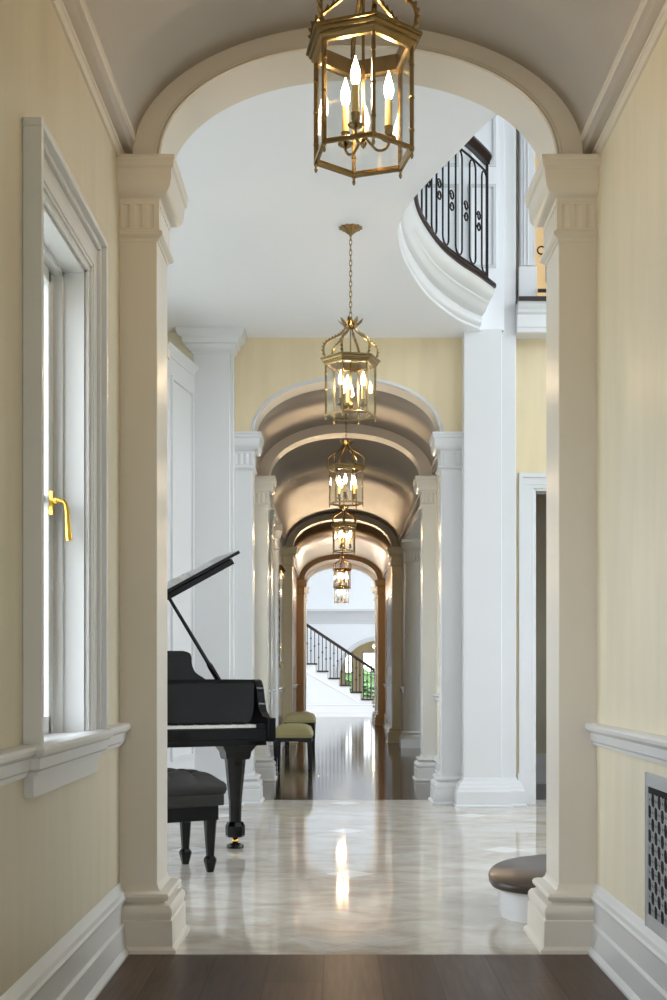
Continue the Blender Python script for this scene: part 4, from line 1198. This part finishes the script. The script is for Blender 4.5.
# ================================================================== HALL BENCHES
def hall_bench(loc, w, d, label):
    b = thing('upholstered_bench', label, 'bench', loc, 0, 'olive cushioned hall benches')
    nx, ny_ = 24, 24; c = MB(); vs = []; fs = []
    for j in range(ny_+1):
        for i in range(nx+1):
            u, v = 2*i/nx-1, 2*j/ny_-1
            dm = (max(0,1-abs(u)**3.2)**.42)*(max(0,1-abs(v)**3.2)**.42)
            vs.append((u*w/2, v*d/2, .425+.11*dm))
    for j in range(ny_):
        for i in range(nx): a = j*(nx+1)+i; fs.append((a,a+1,a+nx+2,a+nx+1))
    c.add(vs, fs); c.box(-w/2,w/2,-d/2,d/2,.39,.426)
    c.build('seat_cushion', 'olive', b, smooth=True, angle=70)
    ap = MB()
    # shallow curved apron
    P = [(-w/2+.01,.39),(w/2-.01,.39),(w/2-.01,.33)] + [(x*(w/2-.02), .33+.0*x+.02*(1-x*x)) for x in (.6,.3,0,-.3,-.6)] + [(-w/2+.01,.33)]
    ap.prism_axis(P, -d/2+.01, d/2-.01, 'y'); ap.build('frame', 'blackwood', b)
    for sx in (-1,1):
        for sy in (-1,1):
            cx, cy = sx*(w/2-.03), sy*(d/2-.03)
            def rg(s_, z): return [(cx-s_,cy-s_,z),(cx+s_,cy-s_,z),(cx+s_,cy+s_,z),(cx-s_,cy+s_,z)]
            MB().loft([rg(s_,z) for s_,z in ((.012,0),(.018,.03),(.013,.045),(.014,.06),(.027,.36),(.028,.395))]).build('leg', 'blackwood', b)
    return b
hall_bench((-.50, 14.42, 0), .44, .85, 'olive-gold cushioned black bench nearest, just behind the piano keyboard')
hall_bench((-.555, 18.9, 0), .46, .85, 'olive-gold cushioned black bench farther down the hall, behind its twin')

def side_window(x, y0, y1, z0, z1, into, label):
    global wn_
    wn_ += 1
    r = sempty('window_%d' % wn_, label, 'window', (x, (y0+y1)/2, z0)); w = (y1-y0)/2; H = z1-z0; d = into
    a, b = sorted((-.06*d, .0)); m = MB()
    m.box(a,b,-w,-w+.05,0,H).box(a,b,w-.05,w,0,H).box(a,b,-w+.05,w-.05,0,.06).box(a,b,-w+.05,w-.05,H-.05,H)
    m.box(a+.015,b-.015,-.014,.014,.06,H-.05)
    for k in (1,2): m.box(a+.02,b-.02,-w+.05,w-.05,H*k/3-.012,H*k/3+.012)
    m.build('window_frame', 'paint', r)
    MB().box((a+b)/2-.002,(a+b)/2+.002,-w+.04,w-.04,.04,H-.04).build('glass_pane', 'glass', r)
    c0, c1 = sorted((.15*d, .18*d)) if abs(d) > 1 else sorted((0.0, .0))
wn_ = 10
side_window(XL-.14, 11.15, 12.85, .4, 2.95, 1, 'tall white window added to light the short bay past the second arch')  # added unit for the made-up opening that lights the third arch
side_window(XFL-.12, 5.55, 7.35, .25, 3.6, 1, 'tall foyer window left of the piano, nearer the first arch')
side_window(XFL-.12, 7.55, 9.35, .25, 3.6, 1, 'tall foyer window left of the piano, farther from the first arch')
side_window(XFR+.12, 6.2, 9.6, .8, 3.4, -1, 'wide ground-level foyer window beside the curved stair')
side_window(XFR+.12, 6.2, 9.6, 4.5, 6.7, -1, 'wide upper foyer window above the curved stair')
side_window(5.12, 14, 16, .4, 3.0, -1, 'side room window nearer the foyer')
side_window(5.12, 17, 19.4, .4, 3.0, -1, 'side room window farther from the foyer')

# ================================================================== OUTSIDE + LIGHT
w = bpy.data.worlds.new('daylight'); sc.world = w; w.use_nodes = True
nt = w.node_tree; bg = nt.nodes['Background']
tc = nt.nodes.new('ShaderNodeTexCoord'); sp = nt.nodes.new('ShaderNodeSeparateXYZ'); nt.links.new(tc.outputs['Generated'], sp.inputs[0])
cr = nt.nodes.new('ShaderNodeValToRGB'); e = cr.color_ramp.elements
e[0].position = .42; e[0].color = (.33,.36,.33,1)
e[1].position = .56; e[1].color = (.86,.92,.98,1)
mr = nt.nodes.new('ShaderNodeMapRange'); mr.inputs['From Min'].default_value = -1; mr.inputs['From Max'].default_value = 1
nt.links.new(sp.outputs[2], mr.inputs['Value']); nt.links.new(mr.outputs['Result'], cr.inputs[0]); nt.links.new(cr.outputs[0], bg.inputs[0])
bg.inputs[1].default_value = 4.2

def portal(name, c, size, rot):
    l = bpy.data.lights.new(name, 'AREA'); l.shape = 'RECTANGLE'; l.size, l.size_y = size; l.energy = 1
    l.cycles.is_portal = True
    o = bpy.data.objects.new(name, l); COL.objects.link(o); o.location = c; o.rotation_euler = rot
RYp = (0, -PI/2, 0); RYm = (0, PI/2, 0)     # emit +x / -x
FWD = (PI/2, 0, PI)                         # emit -? set below
def em(d):
    return Vector(d).to_track_quat('-Z', 'Y').to_euler()
def pxw(c, sy, sz, d): # window in an x-wall
    l = portal('window_daylight', c, (sy, sz), em(d))
for yc, wd in ((3.95,.7),(1.4,1.8),(-1.2,1.8)): portal('window_daylight', (XL-.22, yc, 1.69), (wd, 1.6), em((1,0,0)))
portal('window_daylight', (.1,-3.22,1.5), (.6,2.85), em((0,1,0)))
pass
portal('window_daylight', (3.2,Y1-.0,5.45), (1.2,1.7), em((0,1,0)))
for yc in (6.45,8.45): portal('window_daylight', (XFL-.22,yc,1.925), (1.8,3.35), em((1,0,0)))
portal('window_daylight', (XL-.22,12.0,1.67), (1.7,2.55), em((1,0,0))); portal('window_daylight', (XFR+.22,7.9,5.6), (3.4,2.2), em((-1,0,0))); portal('window_daylight', (XFR+.22,7.9,2.1), (3.4,2.6), em((-1,0,0)))
for yc, wd in ((15,2),(18.2,2.4)): portal('window_daylight', (5.22,yc,1.7), (wd,2.6), em((-1,0,0)))
for yc, wd in ((31.4,2.4),): portal('window_daylight', (SX0-.22,yc,1.95), (wd,2.9), em((1,0,0)))
portal('window_daylight', (SX0-.22,32.9,5), (5.4,2), em((1,0,0))); portal('window_daylight', (SX1+.22,32.9,5), (5.4,2), em((-1,0,0)))
portal('window_daylight', (SX1+.22,31.9,1.95), (3.4,2.9), em((-1,0,0)))

# ================================================================== CAMERA
cam = bpy.data.cameras.new('camera'); co = bpy.data.objects.new('camera', cam); COL.objects.link(co)
co.location = (0,0,1.1); co.rotation_euler = (PI/2,0,0)
cam.sensor_fit = 'VERTICAL'; cam.sensor_height = 36; cam.lens = 45
cam.shift_x = -.0035; cam.shift_y = .1745; cam.clip_end = 200
sc.camera = co
sc.view_settings.view_transform = 'Standard'; sc.view_settings.look = 'None'
sc.view_settings.gamma = 1; sc.view_settings.use_curve_mapping = False
sc.view_settings.exposure = 1.02
cy = sc.cycles
cy.max_bounces = 12; cy.diffuse_bounces = 8; cy.glossy_bounces = 5; cy.transparent_max_bounces = 24
cy.use_denoising = True; cy.caustics_reflective = False; cy.caustics_refractive = False
cy.sample_clamp_indirect = 6
